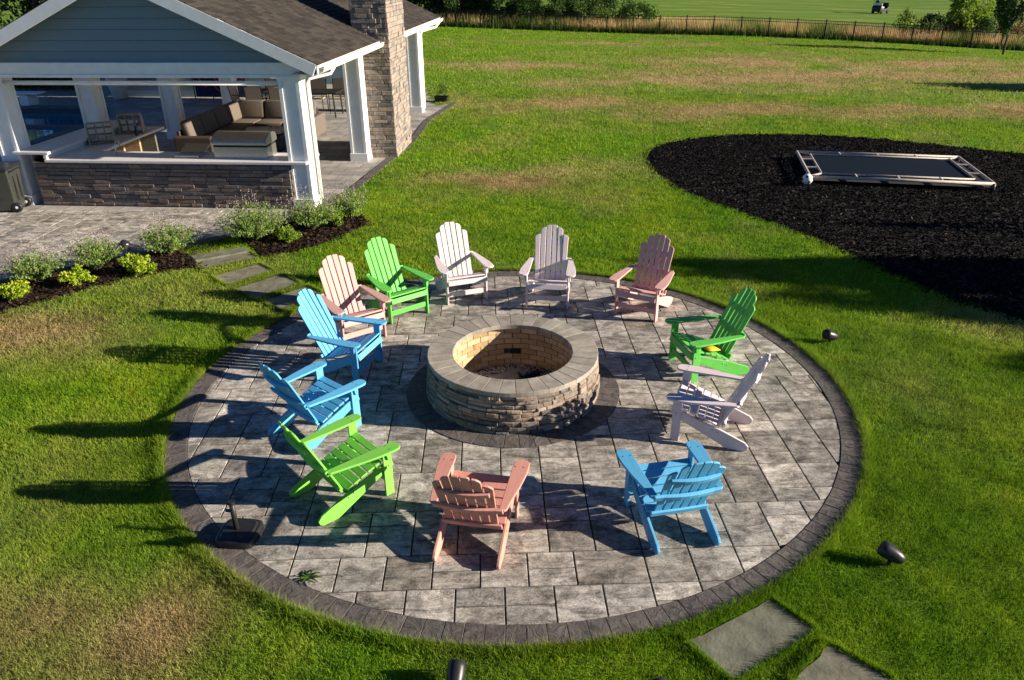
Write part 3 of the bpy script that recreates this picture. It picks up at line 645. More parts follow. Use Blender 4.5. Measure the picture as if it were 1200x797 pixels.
for (px, r, h, n, lab) in [((47, 333), .42, .44, 4000, 'grey green catmint clump in the long mulch bed, the one farthest from the stepping stones'), ((115, 318), .44, .46, 4200, 'grey green catmint clump in the long mulch bed beside the black path light'), ((200, 300), .50, .46, 4600, 'grey green catmint clump at the end of the long bed beside the first stepping stone'),
        ((300, 285), .62, .62, 7000, 'large flowering catmint clump across the first stepping stone in the short bed'), ((368, 271), .52, .52, 5000, 'catmint clump growing at the foot of the white pavilion corner column'), ((411, 258), .42, .50, 3600, 'catmint clump at the lawn end of the short mulch bed')]:
    x, y = at(px); bush('catmint', lab, x, y, r, h, 'leaf_sage', .055, n, 50, CG)
for (px, r, h, lab) in [((20, 352), .23, .30, 'golden green shrub in the long bed, farthest from the stepping stones'), ((93, 336), .22, .30, 'golden green shrub in the middle of the long mulch bed'), ((162, 324), .24, .34, 'golden green shrub just in front of the black path light')]:
    x, y = at(px); bush('golden_shrub', lab, x, y, r, h, 'leaf_gold', .04, 1500, 0, YG)
for (px, r, h, lab) in [((340, 284), .22, .32, 'bright lime shrub in the short bed beside the large flowering catmint'), ((391, 267), .21, .30, 'bright lime shrub in the short bed near the lawn end')]:
    x, y = at(px); bush('golden_shrub', lab, x, y, r, h, 'leaf_lime', .04, 1400, 0, YG)
x, y = at((152, 312)); pl = thing('path_light', 'black pagoda path light among the catmint clumps', 'path light', (x, y, .02))
MB().tube([(0, 0, 0), (0, 0, .36)], .012, 8).build('stem', 'black_plastic', pl); MB().lathe([(.09, .36), (.085, .375), (.03, .42), (.008, .43)], 16).build('cap', 'black_plastic', pl); MB().lathe([(.035, .29), (.04, .36)], 12).build('lens', 'grey_plastic', pl)

# ------------------------------------------------------------------ trampoline and ball
tq = [Vector((*at(q, .17), 0)) for q in [(933, 179), (946, 206), (1167, 218), (1107, 183)]]
tc = sum(tq, Vector())/4; ux = ((tq[2]-tq[1])+(tq[3]-tq[0])).normalized(); ang = math.atan2(ux.y, ux.x); LX, LY = 3.58, 2.42; tc = tc+ux*.08
tp = thing('trampoline', 'low rectangular trampoline with dark mat and tan frame on black mulch', 'trampoline', (tc.x, tc.y, .03), ang)
a, b = LX/2, LY/2; gi = .27
for (x0, y0, x1, y1) in ((-a, -b, a, -b), (a, -b, a, b), (a, b, -a, b), (-a, b, -a, -b)): MB().tube([(x0, y0, .15), (x1, y1, .15)], .034, 8).build('outer_rail', 'tramp_rail', tp, True)
ai, bi = a-gi, b-gi
for (x0, y0, x1, y1) in ((-ai, -bi, ai, -bi), (ai, -bi, ai, bi), (ai, bi, -ai, bi), (-ai, bi, -ai, -bi)): MB().tube([(x0, y0, .16), (x1, y1, .16)], .022, 8).build('inner_rail', 'tramp_rail', tp, True)
for sx in (-1, 1):
    for sy in (-1, 1): MB().tube([(sx*a, sy*b, .155), (sx*ai, sy*bi, .16)], .022, 6).build('connector', 'tramp_rail', tp); MB().tube([(sx*a, sy*b, 0), (sx*a, sy*b, .16)], .045, 10).build('leg', 'grey_plastic', tp, True)
    for k in (-1, 0, 1): MB().tube([(k*.84, sx*b, .155), (k*.84, sx*bi, .16)], .026, 6).build('connector', 'tramp_rail', tp)
    for k in (-.4, .4): MB().tube([(sx*a, k, .155), (sx*ai, k, .16)], .026, 6).build('connector', 'tramp_rail', tp)
MB().b2((-ai+.05, -bi+.05, .135), (ai-.05, bi-.05, .142)).build('jump_mat', 'tramp_mat', tp)
MB().b2((-a+.02, -b+.02, .06), (a-.02, b-.02, .066)).build('pad_liner', 'tramp_skirt', tp)
x, y = at((946, 211), .14); ba = thing('ball', 'white and black soccer ball beside the corner of the trampoline', 'ball', (x, y, .05))
MB().lathe([(.006, 0)]+[(.112*math.sin(PI*k/12), .112-.112*math.cos(PI*k/12)) for k in range(1, 12)]+[(.006, .224)], 20).build('ball_shell', 'white_paint', ba, True)
for k in range(9):
    th = k*2.4; zz = -0.8+1.6*k/8; rr = math.sqrt(max(0, 1-zz*zz)); d = Vector((rr*math.cos(th), rr*math.sin(th), zz)); Mx = Matrix.Translation(Vector((0, 0, .112))+d*.1085) @ d.to_track_quat('Z', 'Y').to_matrix().to_4x4()
    MB().lathe([(.034, -.006), (.030, .0045)], 5, Mx).build('patch', 'soot', ba)

# ------------------------------------------------------------------ paved deck by the pavilion and the pool
def poly_sheet(name, poly, z0, z1, m): return struct(MB().prism(poly, z0, z1).build(name, m))
POOL_UV = [(-9.9, 1.5), (-9.9, 8.9), (-11.2, 11.1), (-19.5, 11.1), (-19.5, 1.5)]
t = NT('deck_paving'); v = t.coords((1, 1, 1), False); br = t.n('ShaderNodeTexBrick'); br.inputs['Scale'].default_value = 1.0; br.inputs['Brick Width'].default_value = .56; br.inputs['Row Height'].default_value = .38; br.inputs['Mortar Size'].default_value = .006
br.inputs['Color1'].default_value = (.26, .25, .24, 1); br.inputs['Color2'].default_value = (.42, .40, .375, 1); br.inputs['Mortar'].default_value = (.05, .048, .045, 1); mpn = t.n('ShaderNodeMapping'); mpn.inputs['Rotation'].default_value = (0, 0, R_(5)); t.l(v, mpn.inputs[0]); t.l(mpn.outputs[0], br.inputs[0])
t.out(t.mix(1.0, br.outputs[0], t.ramp(t.noise(v, 3, 6, .7), [(.3, (.6, .6, .6)), (.7, (1.2, 1.18, 1.15))]), 'MULTIPLY'), .8, 0, .3)
# deck as a grid of quads in pavilion coordinates, with the pool left open
us = np.arange(-26, 1.3, .25); vs_ = np.arange(-9.5, 17.4, .25); UU, VV = np.meshgrid(us, vs_); i = np.arange(UU.size).reshape(UU.shape)
f = np.stack([i[:-1, :-1], i[:-1, 1:], i[1:, 1:], i[1:, :-1]], -1).reshape(-1, 4); cu = UU.ravel()[f].mean(1); cv = VV.ravel()[f].mean(1)
shr = [(u+(-.13 if u > -1.2 else 0), v) for u, v in deck_uv]
keep = inpoly(cu, cv, shr) & ~inpoly(cu, cv, POOL_UV)
PW = np.array([W(float(a_), float(b_), .008)[:] for a_, b_ in zip(UU.ravel(), VV.ravel())])
deck = struct(obj('deck', np_mesh('deck', PW, f[keep]), 'deck_paving'))
# separate pavers where they can be told apart (in front of and beside the bar)
cnt = 0
nearp = [(.0, 3.9), (-.05, -.06), (-.3, -.92), (-.85, -1.67), (-1.15, -2.0), (-2.5, -3.3), (-3.6, -4.3), (-6.2, -6.6), (-9.5, -6.6), (-8.0, -.3), (-6.4, .3), (-6.4, -.32), (-.52, -.32), (-.5, 3.9)]
cand = []
for (i_, j_, a, b) in tile_plan(52, 56, rp):
    u0, v0 = -9.6+i_*.2, -6.6+j_*.2; cu_, cv_ = u0+a*.1, v0+b*.1
    c4 = np.array([(u0, v0), (u0+a*.2, v0), (u0+a*.2, v0+b*.2), (u0, v0+b*.2), (cu_, cv_)]); 
    if inpoly(c4[:, 0], c4[:, 1], nearp).all() and inpoly(c4[:, 0], c4[:, 1], shr).all(): cand.append((u0, v0, a, b))
cand.sort(key=lambda q: (q[0]+3)**2+(q[1]+1.5)**2)
shape = {}
for (u0, v0, a, b) in cand[:300]:
    if (a, b) not in shape: shape[(a, b)] = MB().prism([(.004, .003), (a*.2-.004, .003), (a*.2-.004, b*.2-.003), (.004, b*.2-.003)], .004, .022, .003).mesh('paver')
    o = obj('paver', shape[(a, b)], 'paver', deck); o.location = W(u0, v0, random.uniform(-.001, .001)); o.rotation_euler = (0, 0, PA)
# dark soldier course along the lawn edge of the deck
edge = [(.95, 12.5), (.6, 9.2), (.74, 5.9), (.62, 4.1), (.45, 1.22), (.2, -.06), (-.1, -.92), (-.65, -1.67), (-.99, -2.07), (-2.43, -3.36), (-3.58, -4.42), (-6.5, -7.0)]
for k in range(len(edge)-1):
    A = W(*edge[k]); B = W(*edge[k+1]); L = (B-A).length; nn = max(1, round(L/.19)); d = (B-A)/L; nrm = Vector((d.y, -d.x, 0))
    for j in range(nn):
        q0 = A+d*(L*j/nn+.003); q1 = A+d*(L*(j+1)/nn-.003); P = [q0, q1, q1+nrm*.2, q0+nrm*.2]; c = sum(P, Vector())/4
        o = MB().prism([(q.x-c.x, q.y-c.y) for q in P], .004, .026, .003).build('border_paver', 'border_paver', deck); o.location = (c.x, c.y, 0)
# pool
def uvpoly(P): return [tuple(W(u, v)[:2]) for u, v in P]
pool = struct(thing('pool', None, None, (0, 0, 0)))
o = MB().prism(uvpoly(POOL_UV), -.16, -.15).build('water', 'water', pool)
n = len(POOL_UV)
for k in range(n):
    a, b = POOL_UV[k], POOL_UV[(k+1) % n]; A, B = W(*a), W(*b); d = (B-A).normalized(); nr = Vector((d.y, -d.x, 0)); c_ = W(-14.5, 6); nr = nr if (A-c_).dot(nr) > 0 else -nr
    MB().prism([tuple(q[:2]) for q in (A, B, B+nr*.02, A+nr*.02)], -1.2, .006).build('pool_wall', 'pool_tile', pool)
    nn = max(1, round((B-A).length/.6))
    for j in range(nn):
        q0 = A+(B-A)*(j/nn)+d*.004; q1 = A+(B-A)*((j+1)/nn)-d*.004
        MB().prism([tuple(q[:2]) for q in (q0-nr*.03, q1-nr*.03, q1+nr*.30, q0+nr*.30)], .0092, .05, .004).build('coping_stone', 'coping', pool)
MB().prism(uvpoly([(-19.5, 8.4), (-10.2, 8.4), (-10.2, 8.75), (-19.5, 8.75)]), -1.1, -.10).build('pool_bench', 'coping', pool)
MB().prism(uvpoly(POOL_UV), -1.25, -1.2).build('pool_bottom', 'pool_tile', pool)
db = thing('diving_board', 'white diving board on a stand at the far side of the pool', 'diving board', W(-13.95, 11.55, .01), PA)
MB().b2((-.16, -.25, 0), (.16, .3, .38)).build('stand', 'white_paint', db, False, .03); MB().b2((-1.1, -.24, .40), (.55, .24, .455)).build('board', 'white_paint', db, False, .02)

# ------------------------------------------------------------------ pavilion
pav = thing('pavilion', 'open white pavilion with grey shingle roof, blue grey gable siding and stone chimney', 'pavilion', PO, PA)
def column(u, v, s=.40):
    c = MB().b2((u-s/2+.02, v-s/2+.02, .0), (u+s/2-.02, v+s/2-.02, 2.52)).build('column', 'white_trim', pav)
    m = MB()
    for sx in (-1, 1):
        for sy in (-1, 1):
            x0 = u+sx*s/2; y0 = v+sy*s/2; m.b2((x0, y0, .20), (x0-sx*.07, y0-sy*.018, 2.42)); m.b2((x0, y0-sy*.0185, .20), (x0-sx*.018, y0-sy*.07, 2.42))
    m.build('corner_trim', 'white_trim', c, False, .003, 1)
    MB().b2((u-s/2-.02, v-s/2-.02, .0), (u+s/2+.02, v+s/2+.02, .20)).build('plinth', 'white_trim', c, False, .008)
    MB().b2((u-s/2-.015, v-s/2-.015, 2.42), (u+s/2+.015, v+s/2+.015, 2.51)).build('capital', 'white_trim', c, False, .008)
for (u, v) in ((-.23, 0.0), (-.19, 4.02), (-.12, 10.72), (-6.07, -.02), (-6.07, 2.85), (-6.07, 6.45), (-6.07, 10.2)): column(u, v)
EAVE_U, EAVE_Z, RIDGE_U, RIDGE_Z, V0, V1 = .42, 2.72, -3.13, 4.33, -.45, 12.7; SLOPE = (RIDGE_Z-EAVE_Z)/(EAVE_U-RIDGE_U)
LEAVE_U = 2*RIDGE_U-EAVE_U
# beams
MB().b2((-6.3, -.17, 2.52), (.0, .17, 2.735)).build('beam', 'white_trim', pav, False, .004); MB().b2((-6.3, -.19, 2.47), (.0, .19, 2.53)).build('beam_mould', 'white_trim', pav, False, .01)
for u in (-.19, -6.07): MB().b2((u-.15, .18, 2.50), (u+.15, 12.3, 2.66)).build('beam', 'white_trim', pav, False, .004)
MB().b2((-6.2, 12.1, 2.50), (.05, 12.3, 2.70)).build('beam', 'white_trim', pav, False, .004)
# retracted roller screen under the front beam
MB().tube([(-5.86, -.06, 2.36), (-.42, -.06, 2.36)], .04, 10).build('screen_bar', 'white_trim', pav, True)
# gable wall of lapped boards
def zr(u): return RIDGE_Z-abs(u-RIDGE_U)*SLOPE
for (vv, sg) in ((-.05, -1), (12.15, 1)):
    z = 2.736; k = 0
    while z < RIDGE_Z-.15:
        z1 = min(z+.19, RIDGE_Z-.08); h0 = (RIDGE_Z-.06-z)/SLOPE; h1 = max(.02, (RIDGE_Z-.06-z1)/SLOPE)
        y0, y1 = (vv+sg*.034, vv+sg*.010)
        V = [(RIDGE_U-h0, y0, z), (RIDGE_U+h0, y0, z), (RIDGE_U+h1, y1, z1-.007), (RIDGE_U-h1, y1, z1-.007), (RIDGE_U-h0, vv, z), (RIDGE_U+h0, vv, z), (RIDGE_U+h1, vv, z1-.007), (RIDGE_U-h1, vv, z1-.007)]
        F_ = [(0, 1, 2, 3), (7, 6, 5, 4), (0, 4, 5, 1), (2, 6, 7, 3), (1, 5, 6, 2), (0, 3, 7, 4)]
        MB().add(V, F_).build('siding_board', 'siding', pav); z = z1
for vv in (-.03, 12.13): MB().add([(RIDGE_U-3.45, vv-.015, 2.737), (RIDGE_U+3.45, vv-.015, 2.737), (RIDGE_U, vv-.015, RIDGE_Z-.07), (RIDGE_U-3.45, vv+.015, 2.737), (RIDGE_U+3.45, vv+.015, 2.737), (RIDGE_U, vv+.015, RIDGE_Z-.07)], [(0, 1, 2), (5, 4, 3), (0, 3, 4, 1), (1, 4, 5, 2), (2, 5, 3, 0)]).build('lap_shade_backing', 'dark_metal', pav)  # dark sheet behind the board gaps, stands in for shadow lines at the laps
# roof deck, soffits, fascia, gutter, shingles
def slope_pt(side, q, v, h=0):
    """q metres down from the ridge along the roof, h above it"""
    n_ = Vector((side*SLOPE, 0, 1)).normalized(); d_ = Vector((side, 0, -SLOPE)).normalized()
    return Vector((RIDGE_U, v, RIDGE_Z))+d_*q+n_*h
SL = math.hypot(EAVE_U-RIDGE_U, RIDGE_Z-EAVE_Z)
for side in (1, -1):
    def pl_(q0, q1, v0, v1, h0, h1, nm, mt, par=pav, bev=0):
        V = [slope_pt(side, q, v, h) for q in (q0, q1) for v in (v0, v1) for h in (h0, h1)]
        return MB().add(V, [(0, 1, 3, 2), (4, 6, 7, 5), (0, 4, 5, 1), (2, 3, 7, 6), (0, 2, 6, 4), (1, 5, 7, 3)]).build(nm, mt, par, False, bev)
    pl_(0, SL, V0+.02, V1-.02, -.05, .0, 'roof_deck', 'soffit')
    pl_(.02, SL+.0, V0-.022, V0+.018, -.20, .012, 'rake_board', 'white_trim', pav, .003); pl_(.02, SL, V1-.018, V1+.022, -.20, .012, 'rake_board', 'white_trim', pav, .003)
    pl_(.05, SL-.05, V0+.02, -.08, -.075, -.052, 'rake_soffit', 'soffit')
    eu = EAVE_U if side > 0 else LEAVE_U
    MB().b2((eu-.012*side, V0, EAVE_Z-.15), (eu+.012*side, V1, EAVE_Z-.005)).build('fascia', 'white_trim', pav)
    MB().b2((eu-.012*side, V0+.02, EAVE_Z-.165), (eu-.5*side, V1-.02, EAVE_Z-.15)).build('eave_soffit', 'soffit', pav)
    g = MB(); prof = [(.013, -.015), (.013, -.125), (.09, -.125), (.125, -.07), (.13, -.015), (.118, -.015), (.112, -.06), (.084, -.112), (.025, -.112), (.025, -.015)]
    V = [(eu+side*x, v, EAVE_Z+z) for v in (V0+.03, V1-.03) for x, z in prof]; n = len(prof); g.add(V, [(k, (k+1) % n, n+(k+1) % n, n+k) for k in range(n)]+[tuple(range(n-1, -1, -1)), tuple(range(n, 2*n))])
    g.build('gutter', 'gutter_white', pav)
    pl_(SL-.03, SL+.035, V0-.02, V1+.02, .0125, .018, 'drip_edge', 'drip_edge')
    sh = MB(); nrow = int((SL+.03)/.145)+1
    for q in range(nrow):
        b_ = SL+.03-q*.145; a_ = max(0.0, b_-.17); v = V0-.02-random.uniform(0, .3)
        while v < V1+.02:
            wv = random.choice([.14, .2, .26, .32]); v0 = max(v, V0-.02); v1 = min(v+wv, V1+.02)
            th = .022+random.choice([0, 0, .006])
            if v1-v0 > .02:
                V = [slope_pt(side, a_, v0+.002, .0135), slope_pt(side, a_, v1-.002, .0135), slope_pt(side, b_, v1-.002, .0185), slope_pt(side, b_, v0+.002, .0185), slope_pt(side, a_, v0+.002, .0165), slope_pt(side, a_, v1-.002, .0165), slope_pt(side, b_, v1-.002, .0135+th-.005), slope_pt(side, b_, v0+.002, .0135+th-.005)]
                sh.add(V, [(3, 2, 1, 0), (4, 5, 6, 7), (0, 1, 5, 4), (2, 3, 7, 6), (1, 2, 6, 5), (3, 0, 4, 7)])
            v += wv
    sh.build('shingles', 'shingle', pav)['kind'] = 'stuff'
MB().b2((RIDGE_U-.14, V0-.02, RIDGE_Z+.0), (RIDGE_U+.14, V1+.02, RIDGE_Z+.03)).build('ridge_cap', 'shingle', pav)
# downspouts at the corners
for (u, v) in ((-.0, .14),):
    MB().tube([(EAVE_U+.07, .35, 2.60), (EAVE_U+.02, .28, 2.50), (u+.05, v+.04, 2.42), (u+.02, v+.02, 2.34), (u+.02, v+.02, .1)], .034, 8).build('downspout', 'gutter_white', pav, True)
MB().tube([(EAVE_U+.07, 12.2, 2.60), (EAVE_U, 11.9, 2.48), (.12, 10.98, 2.42), (.10, 10.95, 2.3), (.10, 10.95, .1)], .038, 8).build('downspout', 'gutter_white', pav, True)
# chimney: core plus stones that are too small to pick apart
CU0, CU1, CV0, CV1, CZ = -.20, .66, 4.22, 6.02, 5.0
chim = MB().b2((CU0+.03, CV0+.03, 0), (CU1-.03, CV1-.03, CZ)).build('chimney', 'mortar', pav)
st = MB(); z = 0
while z < CZ:
    hh = random.choice([.07, .09, .11]); z1 = min(z+hh, CZ)
    for (fn, L) in ((lambda s, zz, d: Vector((CU1-.03+d, CV0+s, zz)), CV1-CV0), (lambda s, zz, d: Vector((CU0+s, CV0+.03-d, zz)), CU1-CU0), (lambda s, zz, d: Vector((CU0+.03-d, CV1-s, zz)), CV1-CV0), (lambda s, zz, d: Vector((CU1-s, CV1-.03+d, zz)), CU1-CU0)):
        s = 0
        while s < L-.01:
            l_ = random.choice([.12, .18, .24, .3, .36]); e = min(s+l_, L)
            if L-e < .07: e = L
            st.stone(fn, s+.003, e-.003, z+.003, z1-.003, -.03, .03+random.uniform(-.012, .016), 1, .008); s = e
    z = z1
st.build('chimney_stones', 'chimney_stone', chim)['kind'] = 'stuff'
MB().b2((CU0-.06, CV0-.06, CZ), (CU1+.06, CV1+.06, CZ+.1)).build('chimney_cap', 'cap_stone', chim)
MB().b2((CU0-.25, CV0+.2, .0), (CU0+.02, CV1-.2, .35)).build('hearth', 'cap_stone', chim)
MB().b2((CU0-.02, CV0+.5, .36), (CU0+.05, CV1-.5, 1.15)).build('firebox', 'soot', chim)

# ------------------------------------------------------------------ bar, appliances, furniture (pavilion coordinates)
def pthing(name, label, cat, u, v, z=0, rz=0, group=None): return thing(name, label, cat, W(u, v, z+.022), PA+rz, group)
bar = pthing('bar_counter', 'L shaped bar with stacked stone front and white counter under the pavilion', 'bar', 0, 0, -.0)
bw = MB().b2((-5.60, -.22, 0), (-.42, .25, .87)).b2((-5.60, -.22, 0), (-5.35, 3.0, .87)).build('stone_wall', 'mortar', bar)
def wall_stones(fn, L, H, par, lens, rows, dep=.03):
    z = 0
    while z < H-.02:
        z1 = min(z+random.choice(rows), H); z1 = H if H-z1 < .03 else z1
        s = 0
        while s < L-.01:
            e = min(s+random.choice(lens)*random.uniform(.85, 1.2), L); e = L if L-e < .08 else e
            MB().stone(fn, s+.003, e-.003, z+.003, z1-.003, -.01, dep+random.uniform(-.012, .012), 1, .007).build('wall_stone', 'bar_stone', par); s = e
        z = z1
wall_stones(lambda s, z, d: Vector((-5.62+s, -.22-d, z)), 5.2, .87, bw, [.22, .3, .38, .46], [.065, .075, .085])
wall_stones(lambda s, z, d: Vector((-.42+d, -.22+s, z)), .47, .87, bw, [.2, .28], [.075, .085])
wall_stones(lambda s, z, d: Vector((-5.60-d, 2.9-s, z)), 3.1, 1.0, bw, [.3, .4, .5], [.1, .12])
MB().b2((-5.32, -.31, .872), (-.05, .52, .922)).build('countertop', 'counter_white', bar, False, .006)
MB().b2((-5.32, .5205, .872), (-4.62, 3.15, .922)).build('countertop', 'counter_white', bar, False, .006)
MB().b2((-5.36, -.25, .923), (-5.30, 3.0, 1.02)).build('ledge_riser', 'counter_white', bar); MB().b2((-5.95, -.3, 1.02), (-5.22, 3.1, 1.07)).build('raised_ledge', 'counter_white', bar, False, .006)
for v in (.9, 1.55, 2.2, 2.9): MB().b2((-5.3, v-.03, 0), (-4.75, v+.03, .87)).build('cabinet_panel', 'raw_wood' if v in (1.55, 2.2) else 'cabinet', bar)
MB().b2((-5.3, .6, .02), (-4.8, 3.05, .10)).build('cabinet_base', 'cabinet', bar); MB().b2((-5.34, .6, .1), (-5.28, 3.05, .87)).build('cabinet_back', 'cabinet', bar)
fc = pthing('faucet', 'thin steel gooseneck faucet on the bar counter', 'faucet', -4.05, .1, .90)
MB().tube([(0, 0, 0), (0, 0, .22)]+[(0, .08-.08*math.cos(k*PI/8), .22+.08*math.sin(k*PI/8)) for k in range(1, 9)]+[(0, .16, .16)], .013, 8).build('spout', 'steel', fc, True); MB().lathe([(.03, 0), (.03, .03), (.014, .05)], 12).build('base', 'steel', fc)
gr = pthing('gas_grill', 'built-in steel gas grill with rounded hood on the bar counter', 'grill', -1.44, .14, .90)
MB().b2((-.54, -.16, 0), (.54, .34, .24)).build('body', 'steel', gr, False, .006)
TY = Matrix(((0, 0, 1, 0), (1, 0, 0, 0), (0, 1, 0, 0), (0, 0, 0, 1)))
MB().b2((-.53, -.155, .242), (.53, .33, .285)).build('firebox', 'soot', gr)
hp = [(-.20, .287), (.36, .287), (.385, .34), (.37, .41), (.31, .46), (.2, .485), (.0, .46), (-.15, .39), (-.20, .34)]
MB().prism(hp, -.56, .56, 0, TY).build('hood', 'steel', gr, False, .01)
MB().tube([(-.48, .42, .33), (.48, .42, .33)], .014, 8).build('handle', 'dark_metal', gr)
for x in (-.35, -.12, .12, .35): MB().lathe([(.025, 0), (.02, .025)], 10, Matrix.Translation((x, .34, .12)) @ Matrix.Rotation(-PI/2, 4, 'X')).build('knob', 'dark_metal', gr)
sb = pthing('side_burner', 'low steel side burner with open lid beside the gas grill', 'side burner', -2.55, .2, .90)
MB().b2((-.25, -.22, 0), (.25, .25, .07)).build('body', 'steel', sb, False, .006); MB().box((0.02, .16, .13), (.5, .3, .03), Matrix.Rotation(R_(22), 3, 'X')).build('lid', 'steel', sb, False, .006)
for (u, v, rz, lab) in ((-5.02, 1.25, .5, 'weathered three tier wooden rack on the bar counter next to the raised ledge'), (-4.95, 2.35, .35, 'weathered three tier wooden rack with bottles near the end of the bar arm')):
    rk = pthing('wooden_rack', lab, 'rack', u, v, .90, rz, 'wooden racks on the bar')
    for sx in (-1, 1): MB().prism([(-.16, 0), (.16, 0), (.12, .20), (.06, .36), (-.02, .46), (-.08, .46)], sx*.24-.012, sx*.24+.012, 0, TY).build('side_panel', 'grey_wood', rk)
    for (y, z) in ((.02, .04), (.0, .20), (-.02, .34), (-.04, .445)): MB().b2((-.23, y-.09, z), (.23, y+.09, z+.018)).build('shelf', 'grey_wood', rk)
    for x in (-.08, .08): MB().b2((x-.008, -.1, .05), (x+.008, .08, .44)).build('divider', 'grey_wood', rk)
bt = pthing('bottle', 'dark bottle standing on the bar counter beside the wooden rack', 'bottle', -4.72, 2.1, .90); MB().lathe([(.035, 0), (.037, .02), (.037, .15), (.014, .2), (.014, .26)], 12).build('glass_body', 'glass_dark', bt, True); MB().lathe([(.0155, .245), (.0155, .275)], 10).build('bottle_cap', 'steel', bt)
# trash bin
tb = pthing('trash_bin', 'grey wheeled trash bin with black lid beside the pavilion column', 'trash bin', -6.05, -.62, 0, R_(12))
tb.scale = (.86, .86, .86)
MB().add([(x*(.27 if z else .22), y*(.33 if z else .25), z*.93+.04) for z in (0, 1) for y in (-1, 1) for x in (-1, 1)], [(0, 2, 3, 1), (4, 5, 7, 6), (0, 1, 5, 4), (2, 6, 7, 3), (0, 4, 6, 2), (1, 3, 7, 5)]).build('bin_body', 'grey_plastic', tb, False, .02)
MB().box((0, 0, 1.0), (.60, .74, .07)).build('lid', 'black_plastic', tb, False, .02); MB().tube([(.32, -.25, .93), (.32, .25, .93)], .018, 8).build('handle', 'black_plastic', tb)
for s in (-1, 1):
    wl = MB().lathe([(.06, -.025), (.11, -.025), (.115, 0), (.11, .025), (.06, .025)], 18, Matrix.Translation((.24, s*.24, .115)) @ Matrix.Rotation(PI/2, 4, 'X')).build('wheel', 'black_plastic', tb, True)
    MB().lathe([(.03, -.028), (.03, .028)], 12, Matrix.Translation((.24, s*.24, .115)) @ Matrix.Rotation(PI/2, 4, 'X')).build('hub', 'white_paint', wl)
MB().tube([(.24, -.24, .115), (.24, .24, .115)], .012, 8).build('axle', 'steel', tb)
for k in (-.1, .1): MB().b2((.262, k-.01, .25), (.285, k+.01, .8)).build('rib', 'grey_plastic', tb)
# sectional sofa
sf = pthing('sectional_sofa', 'L shaped brown wicker sofa with tan cushions under the pavilion', 'sofa', 0, 0, 0)
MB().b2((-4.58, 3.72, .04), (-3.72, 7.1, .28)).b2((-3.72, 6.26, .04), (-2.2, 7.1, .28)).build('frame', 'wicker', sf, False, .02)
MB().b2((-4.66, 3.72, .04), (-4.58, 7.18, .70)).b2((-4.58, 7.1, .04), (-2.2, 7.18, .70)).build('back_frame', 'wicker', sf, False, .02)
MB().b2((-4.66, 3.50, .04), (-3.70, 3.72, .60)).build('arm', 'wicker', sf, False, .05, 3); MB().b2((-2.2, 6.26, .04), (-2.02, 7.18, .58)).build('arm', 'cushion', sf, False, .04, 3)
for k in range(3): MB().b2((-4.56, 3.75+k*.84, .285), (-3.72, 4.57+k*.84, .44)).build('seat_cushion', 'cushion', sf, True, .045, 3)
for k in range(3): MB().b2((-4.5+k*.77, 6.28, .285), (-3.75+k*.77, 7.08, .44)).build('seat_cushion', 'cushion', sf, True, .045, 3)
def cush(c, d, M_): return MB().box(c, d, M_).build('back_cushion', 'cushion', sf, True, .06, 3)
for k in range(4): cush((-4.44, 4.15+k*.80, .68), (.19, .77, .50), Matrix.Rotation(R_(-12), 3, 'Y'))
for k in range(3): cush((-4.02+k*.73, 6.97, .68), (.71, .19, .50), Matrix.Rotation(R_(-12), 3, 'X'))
ot = pthing('coffee_table', 'dark wicker coffee table in front of the sectional sofa', 'table', -2.85, 5.05); MB().b2((-.45, -.5, .36), (.45, .5, .42)).build('table_top', 'dark_metal', ot, False, .01); MB().b2((-.40, -.45, .06), (.40, .45, .36)).build('wicker_base', 'wicker', ot, False, .015)
MB().box((0, 0, .18), (.70, .42, .20), Matrix.Rotation(R_(6), 3, 'Y')).build('x', None)
bpy.data.objects.remove(bpy.data.objects['x'])
for (u, v, z, rz, sx, lab) in ((-3.02, 4.75, .45, .15, .62, 'long pale throw pillow lying on the dark coffee table'), (-2.55, 4.85, .45, -.2, .34, 'small pale throw pillow at the edge of the coffee table')):
    o = tag(MB().box((0, 0, .09), (sx, .36, .17)).build('throw_pillow', 'pale_cushion', None, True, .07, 4), lab, 'pillow'); o.location = W(u, v, z); o.rotation_euler = (0, 0, PA+rz)
# dining set
dt = pthing('dining_table', 'long dark dining table at the far end of the pavilion', 'table', -3.7, 9.9)
MB().b2((-1.35, -.48, .72), (1.35, .48, .755)).build('table_top', 'dark_metal', dt, False, .006)
for sx in (-1, 1):
    for sy in (-1, 1): MB().tube([(sx*1.25, sy*.4, 0), (sx*1.22, sy*.39, .72)], .024, 8).build('leg', 'dark_metal', dt)
DCG = 'tan sling chairs around the dining table'
def dchair(u, v, rz, lab):
    c = pthing('dining_chair', lab, 'chair', u, v, 0, rz, DCG)
    MB().b2((-.26, -.24, .43), (.26, .26, .455)).build('seat', 'sling_fabric', c, False, .008); MB().box((0, -.30, .74), (.50, .02, .52), Matrix.Rotation(R_(10), 3, 'X')).build('backrest', 'sling_fabric', c, False, .006)
    for sx in (-1, 1):
        MB().tube([(sx*.265, .24, 0), (sx*.265, .24, .66), (sx*.265, -.24, .67)], .014, 6).build('front_leg', 'dark_metal', c); MB().tube([(sx*.265, -.30, 0), (sx*.265, -.24, .45), (sx*.265, -.35, 1.0)], .014, 6).build('rear_leg', 'dark_metal', c)
DLAB = {0: 'tan sling dining chair on the house side of the dining table', 1: 'tan sling dining chair on the sofa side of the dining table', 2: 'tan sling dining chair at the pool end of the dining table'}
for u, w_ in ((-2.6, 'farthest from the pool end'), (-3.35, 'second from the chimney end'), (-4.1, 'second from the pool end'), (-4.85, 'nearest the pool end')): dchair(u, 10.55, PI, 'tan sling dining chair on the house side of the table, '+w_)
